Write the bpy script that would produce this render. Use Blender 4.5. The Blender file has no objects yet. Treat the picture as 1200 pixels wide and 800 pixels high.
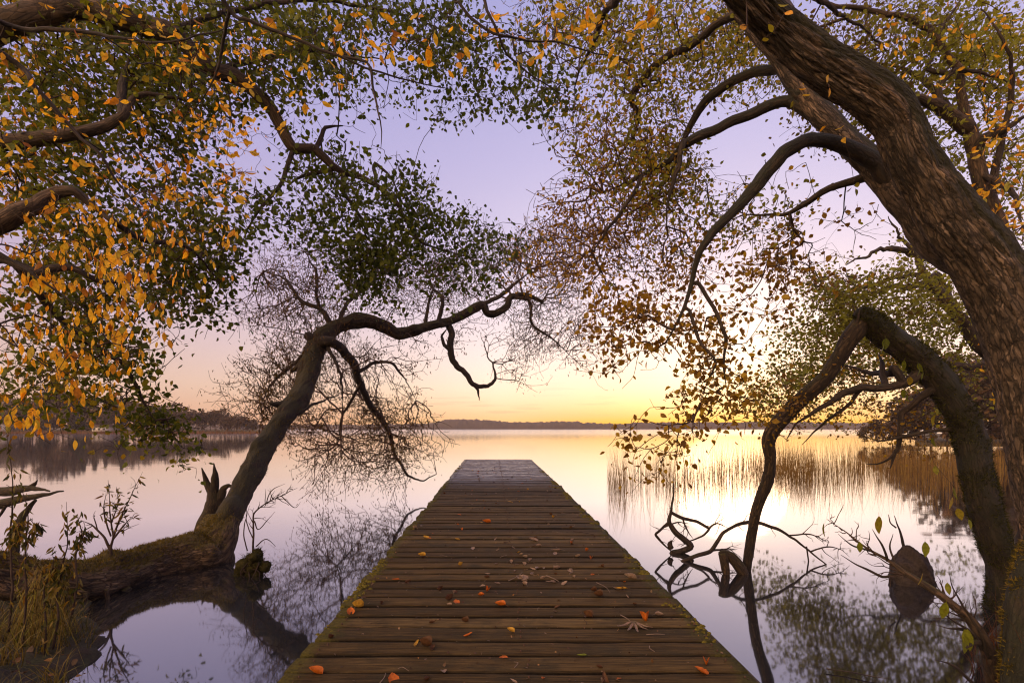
import bpy, math
import numpy as np
from mathutils import Vector, noise

# ------------------------------------------------------------------ basics
F, CX, HY, H = 600.0, 600.0, 501.0, 1.74        # focal (px of a 1200 px picture), centre, horizon row, eye height over the water
DZ = 0.45                                        # height of the jetty's deck over the water
scn = bpy.context.scene
COL = scn.collection
WATER = 0.0

def P(px, py, d):
    return np.array([(px - CX) / F * d, d, H - (py - HY) / F * d])

def on_plane(px, py, z):
    d = (H - z) * F / (py - HY)
    return P(px, py, d)

# ------------------------------------------------------------------ object helpers
def tag(o, label=None, cat=None, group=None, kind=None):
    if label: o['label'] = label
    if cat: o['category'] = cat
    if group: o['group'] = group
    if kind: o['kind'] = kind
    return o

def thing(name, label, cat, loc=(0, 0, 0), group=None):
    o = bpy.data.objects.new(name, None)
    COL.objects.link(o)
    o.location = [float(c) for c in loc]
    o.empty_display_size = 0.1
    return tag(o, label, cat, group)

def wloc(o):
    v = np.zeros(3)
    while o is not None:
        v = v + np.array(o.location); o = o.parent
    return v

def mesh_np(name, V, faces, mat, parent=None, attrs=None, smooth=True, loc=None):
    """V (n,3) in world space; faces = list of (m,k) index arrays; attrs {name: (n,) or (n,3)}"""
    V = np.asarray(V, dtype=np.float64).reshape(-1, 3)
    off = wloc(parent) if parent is not None else (np.array(loc, float) if loc is not None else np.zeros(3))
    me = bpy.data.meshes.new(name)
    fl = [np.asarray(f, dtype=np.int32) for f in faces if len(f)]
    nl = sum(f.size for f in fl); nf = sum(len(f) for f in fl)
    me.vertices.add(len(V)); me.loops.add(nl); me.polygons.add(nf)
    me.vertices.foreach_set('co', (V - off).astype(np.float32).ravel())
    me.loops.foreach_set('vertex_index', np.concatenate([f.ravel() for f in fl]))
    st = []; s = 0
    for f in fl:
        st.append(s + np.arange(len(f)) * f.shape[1]); s += f.size
    me.polygons.foreach_set('loop_start', np.concatenate(st).astype(np.int32))
    if smooth:
        me.polygons.foreach_set('use_smooth', np.ones(nf, dtype=bool))
    if attrs:
        for k, a in attrs.items():
            a = np.asarray(a, dtype=np.float32)
            if a.ndim == 1:
                me.attributes.new(k, 'FLOAT', 'POINT').data.foreach_set('value', a)
            else:
                me.attributes.new(k, 'FLOAT_VECTOR', 'POINT').data.foreach_set('vector', a.ravel())
    me.update(calc_edges=True)
    me.validate()
    if mat is not None: me.materials.append(mat)
    o = bpy.data.objects.new(name, me)
    COL.objects.link(o)
    if parent is not None: o.parent = parent
    elif loc is not None: o.location = [float(c) for c in loc]
    return o

class MB:
    """collects pieces of one mesh"""
    def __init__(s): s.V = []; s.F = {}; s.n = 0; s.A = {}
    def add(s, V, faces, **attrs):
        V = np.asarray(V, float).reshape(-1, 3)
        for f in faces:
            f = np.asarray(f)
            if len(f): s.F.setdefault(f.shape[1], []).append(f + s.n)
        for k, a in attrs.items():
            a = np.asarray(a, float)
            if a.ndim == 0: a = np.full(len(V), float(a))
            s.A.setdefault(k, []).append(a)
        s.V.append(V); s.n += len(V)
    def build(s, name, mat, parent=None, smooth=True, loc=None):
        return mesh_np(name, np.concatenate(s.V), [np.concatenate(f) for f in s.F.values()], mat, parent,
                       {k: np.concatenate(a) for k, a in s.A.items()}, smooth, loc)

def catmull(pts, n):
    """pts (m,k) -> n samples of a centripetal-ish Catmull-Rom, spaced by length"""
    pts = np.asarray(pts, float)
    if len(pts) == 2:
        t = np.linspace(0, 1, n)[:, None]; return pts[0] * (1 - t) + pts[1] * t
    e = np.vstack([2 * pts[0] - pts[1], pts, 2 * pts[-1] - pts[-2]])
    seg = []
    for i in range(len(pts) - 1):
        p0, p1, p2, p3 = e[i:i + 4]
        t = np.linspace(0, 1, 14, endpoint=False)[:, None]
        seg.append(0.5 * ((2 * p1) + (-p0 + p2) * t + (2 * p0 - 5 * p1 + 4 * p2 - p3) * t ** 2 + (-p0 + 3 * p1 - 3 * p2 + p3) * t ** 3))
    c = np.vstack(seg + [pts[-1:]])
    L = np.concatenate([[0], np.cumsum(np.linalg.norm(np.diff(c[:, :3], axis=0), axis=1))])
    s = np.linspace(0, L[-1], n)
    return np.stack([np.interp(s, L, c[:, k]) for k in range(c.shape[1])], 1)

def nz(v, s=1.0):
    return noise.noise(Vector((float(v[0]) * s, float(v[1]) * s, float(v[2]) * s)))

def tube(path, rad, sides=10, bark=0.0, seed=0.0, lump=0.0, knots=0.0, freq=9.0, cap=True, flat=None):
    """round tube along path (n,3) with radii rad (n,), bark relief in metres; returns V, faces, tc"""
    path = np.asarray(path, float); n = len(path); rad = np.asarray(rad, float)
    T = np.gradient(path, axis=0); T /= np.linalg.norm(T, axis=1)[:, None] + 1e-12
    ref = np.array([0, 0, 1.0]) if abs(T[0][2]) < 0.9 else np.array([1.0, 0, 0])
    u = np.cross(T[0], ref); u /= np.linalg.norm(u)
    U = [u]
    for i in range(1, n):
        u = U[-1] - T[i] * np.dot(U[-1], T[i]); u /= np.linalg.norm(u) + 1e-12; U.append(u)
    U = np.array(U); W = np.cross(T, U)
    a = np.linspace(0, 2 * math.pi, sides, endpoint=False)
    L = np.concatenate([[0], np.cumsum(np.linalg.norm(np.diff(path, axis=0), axis=1))])
    R0 = float(np.median(rad))
    tc = np.empty((n, sides, 3)); tc[:, :, 0] = np.cos(a) * R0; tc[:, :, 1] = np.sin(a) * R0; tc[:, :, 2] = L[:, None]
    tc = tc.reshape(-1, 3) + np.array([seed * 3.1, seed * 1.7, seed * 5.3])
    rr = np.repeat(rad[:, None], sides, 1).reshape(-1)
    if lump or bark or knots:
        d = np.zeros(len(rr))
        for k in range(len(rr)):
            t = tc[k]
            s = min(1.0, rr[k] / 0.05)
            if lump: d[k] += lump * rr[k] * (nz((t[0] * 3, t[1] * 3, t[2] * 1.4)) + 0.5 * nz((t[0] * 7, t[1] * 7, t[2] * 4)))
            if bark:
                w = nz((t[0] * 5, t[1] * 5, t[2] * 3)) * .35
                q = 1 - 2 * abs(nz((t[0] * freq + w, t[1] * freq + w, t[2] * freq * .19)))
                q2 = 1 - 2 * abs(nz((t[0] * freq * 2.3 + 7, t[1] * freq * 2.3, t[2] * freq * .6)))
                d[k] -= (s if R0 < .2 else 1.0) * bark * (max(0, q) ** 2 + .45 * max(0, q2) ** 2 - .5)
            if knots:
                q = nz((t[0] * 4 + 31, t[1] * 4, t[2] * 2.2))
                d[k] += s * knots * max(0, q - .25) * 2
        rr = rr + d
    rr = rr.reshape(n, sides)
    V = path[:, None, :] + rr[:, :, None] * (np.cos(a)[None, :, None] * U[:, None, :] + np.sin(a)[None, :, None] * W[:, None, :])
    V = V.reshape(-1, 3)
    i = np.arange(n - 1)[:, None] * sides; j = np.arange(sides)[None, :]; j2 = (j + 1) % sides
    Fq = np.stack([i + j, i + j2, i + sides + j2, i + sides + j], -1).reshape(-1, 4)
    faces = [Fq]
    if cap:
        V = np.vstack([V, path[0] - T[0] * rad[0] * .2, path[-1] + T[-1] * rad[-1] * .5])
        tc = np.vstack([tc, tc[0], tc[-1]])
        b, e = n * sides, n * sides + 1
        jj = np.arange(sides); jj2 = (jj + 1) % sides
        faces.append(np.concatenate([np.stack([np.full(sides, b), jj2, jj], 1), np.stack([np.full(sides, e), (n - 1) * sides + jj, (n - 1) * sides + jj2], 1)]))
    return V, faces, tc

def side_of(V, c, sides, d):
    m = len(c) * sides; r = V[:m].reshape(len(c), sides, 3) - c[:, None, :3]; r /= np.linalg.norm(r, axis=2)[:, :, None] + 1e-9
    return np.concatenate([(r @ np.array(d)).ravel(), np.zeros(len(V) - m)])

def upright(lst, k=.9):
    """radii measured across an upright stem that stands far off the view axis (wide lenses widen such stems)"""
    return [(a, b, d, r * (F / math.hypot(F, a - CX, min(0, b - HY))) ** k) for a, b, d, r in lst]

def px_path(lst):
    """[(px,py,d,r_px)...] -> (m,4) world xyz + radius"""
    return np.array([list(P(a, b, d)) + [r / F * d] for a, b, d, r in lst])

def limb(name, lst, mat, parent, step=0.05, sides=None, world=False, skel=None, seed=0, wob=0.0, bark=0.004, lump=.12, knots=0.0, freq=9.0):
    p4 = np.array(lst, float) if world else px_path(lst)
    if skel and name in ('branch', 'limb', 'arching_branch', 'hooked_limb'):     # root the branch in the wood it grows from
        sk_ = np.vstack(skel); dd_ = np.linalg.norm(sk_[:, :3] - p4[0, :3], axis=1); k_ = int(dd_.argmin())
        if .004 < dd_[k_] < .07 * p4[0, 1]: p4 = np.vstack([[*sk_[k_, :3], min(p4[0, 3] * 1.25, sk_[k_, 3] * .9)], p4])
    L = np.linalg.norm(np.diff(p4[:, :3], axis=0), axis=1).sum()
    n = max(6, int(L / step))
    c = catmull(p4, n)
    if wob and len(p4) > 3:
        L_ = np.concatenate([[0], np.cumsum(np.linalg.norm(np.diff(p4[:, :3], axis=0), axis=1))]); q_ = np.linspace(0, L_[-1], n)
        lin = np.stack([np.interp(q_, L_, p4[:, k]) for k in range(4)], 1)
        c = c * .5 + lin * .5
    if name in ('branch', 'limb', 'arching_branch', 'hooked_limb', 'twig', 'stem'):
        c[:, 3] *= np.interp(np.linspace(0, 1, n), [0, .55, 1], [1, 1, .35])
    c[:, 3] = np.maximum(c[:, 3], .0008)
    if wob:
        for k in range(n):
            q = c[k, :3] * 2.3
            c[k, :3] += wob * min(1, 6 * k / n) * np.array([nz(q + seed), nz(q + seed + 11), nz(q + seed + 23)]) + wob * .5 * min(1, 4 * k / n) * np.array([nz(q * 4 + seed), nz(q * 4 + seed + 11), nz(q * 4 + seed + 23)])
    rm = c[:, 3].max()
    if sides is None: sides = 8 if rm < .03 else (14 if rm < .08 else 24)
    V, fs, tc = tube(c[:, :3], c[:, 3], sides, bark=bark if rm > .02 else 0, seed=seed, lump=lump if rm > .012 else 0, knots=knots, freq=freq)
    if skel is not None: skel.append(c[::max(1, int(.1 / step))])
    return mesh_np(name, V, fs, mat, parent, {'tc': tc, 'side': side_of(V, c, sides, (.6, -.3, .74))})

# ------------------------------------------------------------------ materials
def mat_new(name):
    m = bpy.data.materials.new(name); m.use_nodes = True
    nt = m.node_tree; nt.nodes.clear()
    out = nt.nodes.new('ShaderNodeOutputMaterial')
    return m, nt, out

def N(nt, typ, **kw):
    n = nt.nodes.new(typ)
    for k, v in kw.items():
        if k.startswith('i_'):
            n.inputs[k[2:].replace('_', ' ')].default_value = v
        else: setattr(n, k, v)
    return n

def ramp(nt, stops, fac, interp='LINEAR'):
    r = nt.nodes.new('ShaderNodeValToRGB'); r.color_ramp.interpolation = interp
    e = r.color_ramp.elements
    while len(e) < len(stops): e.new(0.5)
    for x, (p, c) in zip(e, stops):
        x.position = p; x.color = (*c, 1) if len(c) == 3 else c
    if fac is not None: nt.links.new(fac, r.inputs['Fac'])
    return r

def math_(nt, op, a, b=None, clamp=False):
    n = nt.nodes.new('ShaderNodeMath'); n.operation = op; n.use_clamp = clamp
    for i, x in enumerate((a, b)):
        if x is None: continue
        if isinstance(x, (int, float)): n.inputs[i].default_value = x
        else: nt.links.new(x, n.inputs[i])
    return n.outputs[0]

def mixc(nt, fac, a, b, mode='MIX'):
    n = nt.nodes.new('ShaderNodeMix'); n.data_type = 'RGBA'; n.blend_type = mode
    for s, x in ((n.inputs['Factor'], fac), (n.inputs['A'], a), (n.inputs['B'], b)):
        if isinstance(x, (int, float)): s.default_value = x
        elif isinstance(x, tuple): s.default_value = (*x, 1) if len(x) == 3 else x
        else: nt.links.new(x, s)
    return n.outputs['Result']

def bark_mat(name, dark, mid, light, moss=0.4, topw=.45, mdir=(0, 0, 1), side=False, mosscol=((.02, .03, .006), (.075, .085, .014)), fine=1.0, bump=.6):
    m, nt, out = mat_new(name)
    at = N(nt, 'ShaderNodeAttribute', attribute_name='tc')
    mp = N(nt, 'ShaderNodeMapping'); mp.inputs['Scale'].default_value = (1, 1, .42)
    nt.links.new(at.outputs['Vector'], mp.inputs['Vector'])
    n1 = N(nt, 'ShaderNodeTexNoise', i_Scale=26.0 * fine, i_Detail=6.0, i_Roughness=.62, i_Distortion=.6)
    nt.links.new(mp.outputs[0], n1.inputs['Vector'])
    mq = N(nt, 'ShaderNodeMapping'); mq.inputs['Scale'].default_value = (1, 1, .17); nt.links.new(at.outputs['Vector'], mq.inputs['Vector'])
    nf = N(nt, 'ShaderNodeTexNoise', i_Scale=20.0 * fine, i_Detail=4.0, i_Roughness=.6, i_Distortion=.8); nt.links.new(mq.outputs[0], nf.inputs['Vector'])
    fis = math_(nt, 'MULTIPLY', math_(nt, 'ABSOLUTE', math_(nt, 'SUBTRACT', nf.outputs['Fac'], .5)), 7.0, True)
    wv = N(nt, 'ShaderNodeVectorMath', operation='MULTIPLY_ADD'); nt.links.new(n1.outputs['Color'], wv.inputs[0]); wv.inputs[1].default_value = (.035, .035, .03)
    nt.links.new(mq.outputs[0], wv.inputs[2])
    v = N(nt, 'ShaderNodeTexVoronoi', feature='DISTANCE_TO_EDGE', i_Scale=34.0 * fine); nt.links.new(wv.outputs[0], v.inputs['Vector'])
    vc = N(nt, 'ShaderNodeTexVoronoi', i_Scale=34.0 * fine); nt.links.new(wv.outputs[0], vc.inputs['Vector'])
    plate = math_(nt, 'MULTIPLY', v.outputs['Distance'], 7.0, True)
    sv = N(nt, 'ShaderNodeSeparateXYZ'); nt.links.new(vc.outputs['Color'], sv.inputs[0])
    crack = math_(nt, 'MULTIPLY', math_(nt, 'MULTIPLY', plate, math_(nt, 'ADD', math_(nt, 'MULTIPLY', sv.outputs['X'], .5), .5)), math_(nt, 'ADD', math_(nt, 'MULTIPLY', fis, .55), .45))
    hgt = math_(nt, 'ADD', math_(nt, 'MULTIPLY', n1.outputs['Fac'], .55), math_(nt, 'MULTIPLY', crack, .55))
    col = ramp(nt, [(.25, dark), (.55, mid), (.85, light)], hgt).outputs[0]
    n2 = N(nt, 'ShaderNodeTexNoise', i_Scale=5.0, i_Detail=5.0, i_Roughness=.65)
    nt.links.new(at.outputs['Vector'], n2.inputs['Vector'])
    geo = N(nt, 'ShaderNodeNewGeometry')
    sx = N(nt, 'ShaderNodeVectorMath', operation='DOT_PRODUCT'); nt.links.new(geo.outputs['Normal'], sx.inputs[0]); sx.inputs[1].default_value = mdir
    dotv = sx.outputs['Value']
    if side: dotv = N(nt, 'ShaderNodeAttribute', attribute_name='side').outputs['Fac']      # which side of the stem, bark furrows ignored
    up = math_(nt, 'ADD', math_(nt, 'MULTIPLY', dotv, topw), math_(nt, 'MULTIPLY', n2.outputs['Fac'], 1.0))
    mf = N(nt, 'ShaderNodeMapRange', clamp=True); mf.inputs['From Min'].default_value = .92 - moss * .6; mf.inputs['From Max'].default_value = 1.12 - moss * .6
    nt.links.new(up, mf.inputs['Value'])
    n3 = N(nt, 'ShaderNodeTexNoise', i_Scale=90.0, i_Detail=3.0)
    nt.links.new(at.outputs['Vector'], n3.inputs['Vector'])
    mc = ramp(nt, [(.3, mosscol[0]), (.7, mosscol[1])], n3.outputs['Fac']).outputs[0]
    nl = N(nt, 'ShaderNodeTexNoise', i_Scale=2.6, i_Detail=6.0, i_Roughness=.7); nt.links.new(at.outputs['Vector'], nl.inputs['Vector'])
    col = mixc(nt, 1.0, col, ramp(nt, [(.32, (.45, .43, .42)), (.5, (.95, .95, .95)), (.66, (1.45, 1.36, 1.22))], nl.outputs['Fac']).outputs[0], 'MULTIPLY')
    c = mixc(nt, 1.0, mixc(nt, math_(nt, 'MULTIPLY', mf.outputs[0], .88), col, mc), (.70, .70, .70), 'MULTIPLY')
    b = N(nt, 'ShaderNodeBsdfPrincipled', i_Roughness=.85)
    nt.links.new(c, b.inputs['Base Color'])
    bp = N(nt, 'ShaderNodeBump', i_Strength=bump, i_Distance=.02)
    nt.links.new(math_(nt, 'ADD', hgt, math_(nt, 'MULTIPLY', n3.outputs['Fac'], .25)), bp.inputs['Height']); nt.links.new(bp.outputs[0], b.inputs['Normal'])
    nt.links.new(b.outputs[0], out.inputs[0])
    return m

def leaf_mat(name, stops, trans=.5, tcol=1.0, rough=.5):
    """leaf colour from the per-leaf attribute rnd; thin translucent tissue"""
    m, nt, out = mat_new(name)
    at = N(nt, 'ShaderNodeAttribute', attribute_name='rnd')
    c = ramp(nt, stops, at.outputs['Fac']).outputs[0]
    geo = N(nt, 'ShaderNodeNewGeometry')
    n1 = N(nt, 'ShaderNodeTexNoise', i_Scale=60.0, i_Detail=3.0); nt.links.new(geo.outputs['Position'], n1.inputs['Vector'])
    c2 = mixc(nt, 1.0, c, ramp(nt, [(.3, (.62, .6, .55)), (.65, (1.1, 1.08, 1.0))], n1.outputs['Fac']).outputs[0], 'MULTIPLY')
    n5 = N(nt, 'ShaderNodeTexNoise', i_Scale=24.0, i_Detail=4.0, i_Roughness=.7); nt.links.new(geo.outputs['Position'], n5.inputs['Vector'])
    c2 = mixc(nt, ramp(nt, [(.56, (0, 0, 0)), (.72, (.75, .75, .75))], n5.outputs['Fac']).outputs[0], c2, mixc(nt, 1.0, c2, (.62, .34, .30), 'MULTIPLY'))
    b = N(nt, 'ShaderNodeBsdfPrincipled', i_Roughness=rough); nt.links.new(c2, b.inputs['Base Color'])
    b.inputs['Specular IOR Level'].default_value = .3
    t = N(nt, 'ShaderNodeBsdfTranslucent')
    nt.links.new(mixc(nt, 1.0, c2, (1.25 * tcol, 1.05 * tcol, .7 * tcol), 'MULTIPLY'), t.inputs['Color'])
    mx = N(nt, 'ShaderNodeMixShader', i_Fac=trans)
    nt.links.new(b.outputs[0], mx.inputs[1]); nt.links.new(t.outputs[0], mx.inputs[2]); nt.links.new(mx.outputs[0], out.inputs[0])
    return m

def plain_mat(name, col, col2=None, scale=8.0, rough=.8, bump=.3, spec=.3):
    m, nt, out = mat_new(name)
    tcn = N(nt, 'ShaderNodeTexCoord')
    n1 = N(nt, 'ShaderNodeTexNoise', i_Scale=scale, i_Detail=6.0, i_Roughness=.65); nt.links.new(tcn.outputs['Object'], n1.inputs['Vector'])
    b = N(nt, 'ShaderNodeBsdfPrincipled', i_Roughness=rough); b.inputs['Specular IOR Level'].default_value = spec
    nt.links.new(ramp(nt, [(.3, col), (.7, col2 or col)], n1.outputs['Fac']).outputs[0], b.inputs['Base Color'])
    bp = N(nt, 'ShaderNodeBump', i_Strength=bump, i_Distance=.02); nt.links.new(n1.outputs['Fac'], bp.inputs['Height']); nt.links.new(bp.outputs[0], b.inputs['Normal'])
    nt.links.new(b.outputs[0], out.inputs[0])
    return m

# ------------------------------------------------------------------ leaves
def leaf_template(width=.62, fold=.12, droop=.12, stalk=.25, fine=False):
    if fine:
        ys = np.array([0, .12, .35, .6, .82, 1.0]); ws = np.array([0, .3, .5, .44, .22, 0]) * width
        V = [[0, y, -droop * y * y] for y in ys]; n = len(ys); Fq = []; Ft = []
        for s in (-1, 1):
            base = len(V)
            for k in range(1, n - 1): V.append([s * ws[k], ys[k] + .03, fold * ws[k] * 2 - droop * ys[k] ** 2])
            e = lambda k: 0 if k == 0 else (n - 1 if k == n - 1 else base + k - 1)
            for k in range(n - 1):
                q = [k, k + 1, e(k + 1), e(k)]
                if s > 0: q = q[::-1]
                if k == 0: Ft.append([0, 1, e(1)] if s < 0 else [0, e(1), 1])
                elif k == n - 2: Ft.append([k, n - 1, e(k)] if s < 0 else [k, e(k), n - 1])
                else: Fq.append(q)
        m = len(V)
        V += [[-.012, 0, 0], [.012, 0, 0], [.006, -stalk, .03], [-.006, -stalk, .03]]; Fq.append([m, m + 1, m + 2, m + 3])
        return np.array(V), [np.array(Fq), np.array(Ft)]
    w = width / 2
    V = [[0, 0, 0], [-w * .9, .3, fold], [-w * .8, .65, fold - droop * .5], [0, 1, -droop], [w * .8, .65, fold - droop * .5], [w * .9, .3, fold], [0, .32, 0], [0, .66, -droop * .4]]
    return np.array(V), [np.array([[6, 7, 2, 1], [5, 4, 7, 6]]), np.array([[0, 6, 1], [7, 3, 2], [0, 5, 6], [4, 3, 7]])]

def leaves(name, pos, size, hang, mat, parent, rng, tmpl, rnd=None, normal_up=0.0):
    n = len(pos)
    ax = rng.normal(size=(n, 3)); ax /= np.linalg.norm(ax, axis=1)[:, None]
    ax = ax * (1 - hang) + np.array([0, 0, -1.0]) * hang; ax /= np.linalg.norm(ax, axis=1)[:, None]
    nr = rng.normal(size=(n, 3)) + np.array([0, 0, normal_up]); nr -= ax * (nr * ax).sum(1)[:, None]; nr /= np.linalg.norm(nr, axis=1)[:, None]
    sd = np.cross(ax, nr)
    V, Fs = tmpl
    sz = np.asarray(size)[:, None, None]
    bend = rng.uniform(-1.2, 2.2, n)[:, None, None]; wv = rng.uniform(.75, 1.15, n)[:, None, None]
    W = pos[:, None, :] + sz * (V[None, :, 0:1] * wv * sd[:, None, :] + V[None, :, 1:2] * ax[:, None, :] + V[None, :, 2:3] * bend * nr[:, None, :])
    k = len(V); off = (np.arange(n) * k)[:, None, None]
    faces = [(f[None] + off).reshape(-1, f.shape[1]) for f in Fs]
    if rnd is None: rnd = rng.random(n)
    return mesh_np(name, W.reshape(-1, 3), faces, mat, parent, {'rnd': np.repeat(rnd, k)}, smooth=True)

# ------------------------------------------------------------------ crowns grown from limbs to points (minimum-length tree with path balance)
def grow(skel, att, bf=.25, maxlen=1e9):
    M, Na = len(skel), len(att)
    pos = np.vstack([skel, att]); par = np.full(M + Na, -1)
    pl = np.zeros(M + Na)
    bc = np.full(Na, 1e9); bp = np.zeros(Na, int)
    for s in range(0, M, 400):
        d = np.linalg.norm(att[:, None, :] - skel[None, s:s + 400, :], axis=2)
        k = d.argmin(1); v = d[np.arange(Na), k]
        u = v < bc; bc[u] = v[u]; bp[u] = k[u] + s
    rem = np.arange(Na); A = att.copy(); order = []
    bcr, bpr = bc, bp
    while len(rem):
        k = int(bcr.argmin()); i = rem[k]
        ok = np.linalg.norm(att[i] - pos[bpr[k]]) <= maxlen
        par[M + i] = bpr[k]; pl[M + i] = pl[bpr[k]] + np.linalg.norm(att[i] - pos[bpr[k]]); 
        if ok: order.append(M + i)
        last = len(rem) - 1
        rem[k] = rem[last]; A[k] = A[last]; bcr[k] = bcr[last]; bpr[k] = bpr[last]
        rem = rem[:last]; A = A[:last]; bcr = bcr[:last]; bpr = bpr[:last]
        if not last: break
        if not ok: continue
        dv = A - att[i]
        d = np.sqrt(np.einsum('ij,ij->i', dv, dv)) + bf * pl[M + i]
        u = d < bcr; bcr[u] = d[u]; bpr[u] = M + i
    return pos, par, order

def twig_mesh(name, pos, par, order, M, mat, parent, rng, r0=.0016, ex=2.4, rmax=.03, sides=4, droop=.05, rskel=None):
    acc = np.zeros(len(pos))
    for i in reversed(order):
        acc[i] = acc[i] if acc[i] > 0 else r0 ** ex
        acc[par[i]] += acc[i]
    r = np.minimum(acc ** (1 / ex), rmax)
    idx = np.array(order); p = par[idx]
    a, b = pos[p], pos[idx]
    rb = np.maximum(r[idx], r0); ra = np.minimum(np.maximum(r[p], r0), rb * 1.5)
    ra = np.where(p < M, rb * 1.25, ra)
    gp = np.where(p < M, p, par[p])
    tin = a - pos[gp]; L = np.linalg.norm(b - a, axis=1)[:, None]
    ln = np.linalg.norm(tin, axis=1)[:, None]; tin = np.where(ln > 1e-6, tin / np.maximum(ln, 1e-6) * L, b - a)
    # hermite from the incoming direction, so that chains bend instead of kinking
    m0 = .55 * tin + .45 * (b - a); m1 = (b - a) + rng.normal(size=a.shape) * L * .08
    ts = [0, .35, .7, 1.0]
    rings = []; E = len(idx)
    D = b - a; D = D / (np.linalg.norm(D, axis=1)[:, None] + 1e-9)
    ref = np.where(np.abs(D[:, 2:3]) < .9, np.array([[0, 0, 1.0]]), np.array([[1.0, 0, 0]]))
    U = np.cross(D, ref); U /= np.linalg.norm(U, axis=1)[:, None]; W = np.cross(D, U)
    ang = np.arange(sides) * 2 * math.pi / sides
    tcs = []; base = rng.random(E) * 50
    for t in ts:
        h = (2 * t ** 3 - 3 * t ** 2 + 1) * a + (t ** 3 - 2 * t ** 2 + t) * m0 + (-2 * t ** 3 + 3 * t ** 2) * b + (t ** 3 - t ** 2) * m1
        h = h + np.array([0, 0, 1.0]) * (droop * L * t * (1 - t) * 4 * rng.uniform(-.6, 1, (E, 1)))
        rr = (ra * (1 - t) + rb * t)[:, None, None]
        rings.append(h[:, None, :] + rr * (np.cos(ang)[None, :, None] * U[:, None, :] + np.sin(ang)[None, :, None] * W[:, None, :]))
        q = np.empty((E, sides, 3)); q[:, :, 0] = np.cos(ang) * .02 + base[:, None]; q[:, :, 1] = np.sin(ang) * .02; q[:, :, 2] = base[:, None] + (t * L); tcs.append(q)
    V = np.stack(rings, 1); TC = np.stack(tcs, 1)
    nr = len(ts)
    i = (np.arange(E) * nr * sides)[:, None, None] + (np.arange(nr - 1) * sides)[None, :, None]; j = np.arange(sides)[None, None, :]; j2 = (j + 1) % sides
    Fq = np.stack([i + j, i + j2, i + sides + j2, i + sides + j], -1).reshape(-1, 4)
    return mesh_np(name, V.reshape(-1, 3), [Fq], mat, parent, {'tc': TC.reshape(-1, 3)}), r

def in_poly(x, y, poly):
    c = np.zeros(len(x), bool); n = len(poly)
    for i in range(n):
        x1, y1 = poly[i]; x2, y2 = poly[i - 1]
        if y1 == y2: continue
        c ^= ((y1 > y) != (y2 > y)) & (x < (x2 - x1) * (y - y1) / (y2 - y1) + x1)
    return c

def sample(regions, rng, gaps=(), clump=.0, cs=1.1, seed=0.0):
    """points in ellipses (cx,cy,rx,ry,d0,d1,n) given as seen from the eye point, spread through their depth"""
    out = []
    for cx, cy, rx, ry, d0, d1, n in regions:
        cx, cy = float(cx), float(cy)
        k = int(n * 2.2) + 20
        a = rng.random(k) * 2 * math.pi; q = np.sqrt(rng.random(k))
        q = q * (1 + .16 * np.sin(3 * a + cx) + .13 * np.sin(5 * a + cy) + .08 * np.sin(9 * a + cx)) * (1 + .22 * rng.normal(size=k))
        x = cx + rx * q * np.cos(a); y = cy + ry * q * np.sin(a)
        d = rng.uniform(d0, d1, k)
        keep = np.ones(k, bool)
        for g in gaps: keep &= ~in_poly(x + rng.normal(0, 13, k), y + rng.normal(0, 13, k), g)
        x, y, d = x[keep], y[keep], d[keep]
        p = np.stack([(x - CX) / F * d, d, H - (y - HY) / F * d], 1)
        if clump:
            kk = np.array([nz(v * cs + seed) for v in p]) + rng.normal(0, .08, len(p))
            p = p[kk > -0.25 + clump * .4]
        out.append(p[:n])
    return np.vstack(out)

# ------------------------------------------------------------------ camera
cam = bpy.data.cameras.new('camera'); co = bpy.data.objects.new('camera', cam); COL.objects.link(co)
co.location = (0, 0, H); co.rotation_euler = (math.radians(90), 0, 0)
cam.sensor_width = 36; cam.lens = 36 * F / 1200; cam.shift_y = (HY - 400) / 1200
cam.clip_start = .05; cam.clip_end = 6000
scn.camera = co

# ------------------------------------------------------------------ sky and sun: dusk, the sun just over the far shore, right of the jetty
SUN_AZ, SUN_EL = math.radians(23), math.radians(6.0)
SD = (math.sin(SUN_AZ) * math.cos(SUN_EL), math.cos(SUN_AZ) * math.cos(SUN_EL), math.sin(SUN_EL))
def srgb(r, g, b):
    f = lambda c: (c / 12.92 if c <= .04045 else ((c + .055) / 1.055) ** 2.4)
    return (f(r / 255), f(g / 255), f(b / 255))
w = bpy.data.worlds.new('World'); scn.world = w; w.use_nodes = True
nt = w.node_tree; nt.nodes.clear()
wo = nt.nodes.new('ShaderNodeOutputWorld'); bg = nt.nodes.new('ShaderNodeBackground'); bg.inputs['Strength'].default_value = 1.0
tcw = nt.nodes.new('ShaderNodeTexCoord'); nrm = N(nt, 'ShaderNodeVectorMath', operation='NORMALIZE'); nt.links.new(tcw.outputs['Generated'], nrm.inputs[0])
sep = nt.nodes.new('ShaderNodeSeparateXYZ'); nt.links.new(nrm.outputs[0], sep.inputs[0])
base = ramp(nt, [(0.0, srgb(208, 150, 122)), (.03, srgb(214, 166, 140)), (.075, srgb(212, 176, 160)), (.14, srgb(203, 173, 176)), (.22, srgb(190, 167, 188)),
                 (.34, srgb(178, 163, 199)), (.46, srgb(168, 158, 203)), (.62, srgb(156, 152, 203)), (1.0, srgb(140, 143, 203))], sep.outputs['Z']).outputs[0]
dt = N(nt, 'ShaderNodeVectorMath', operation='DOT_PRODUCT'); nt.links.new(nrm.outputs[0], dt.inputs[0]); dt.inputs[1].default_value = SD
omd = math_(nt, 'SUBTRACT', 1.0, dt.outputs['Value'])
def glow(k): return math_(nt, 'POWER', math.e, math_(nt, 'MULTIPLY', omd, -k))
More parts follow.
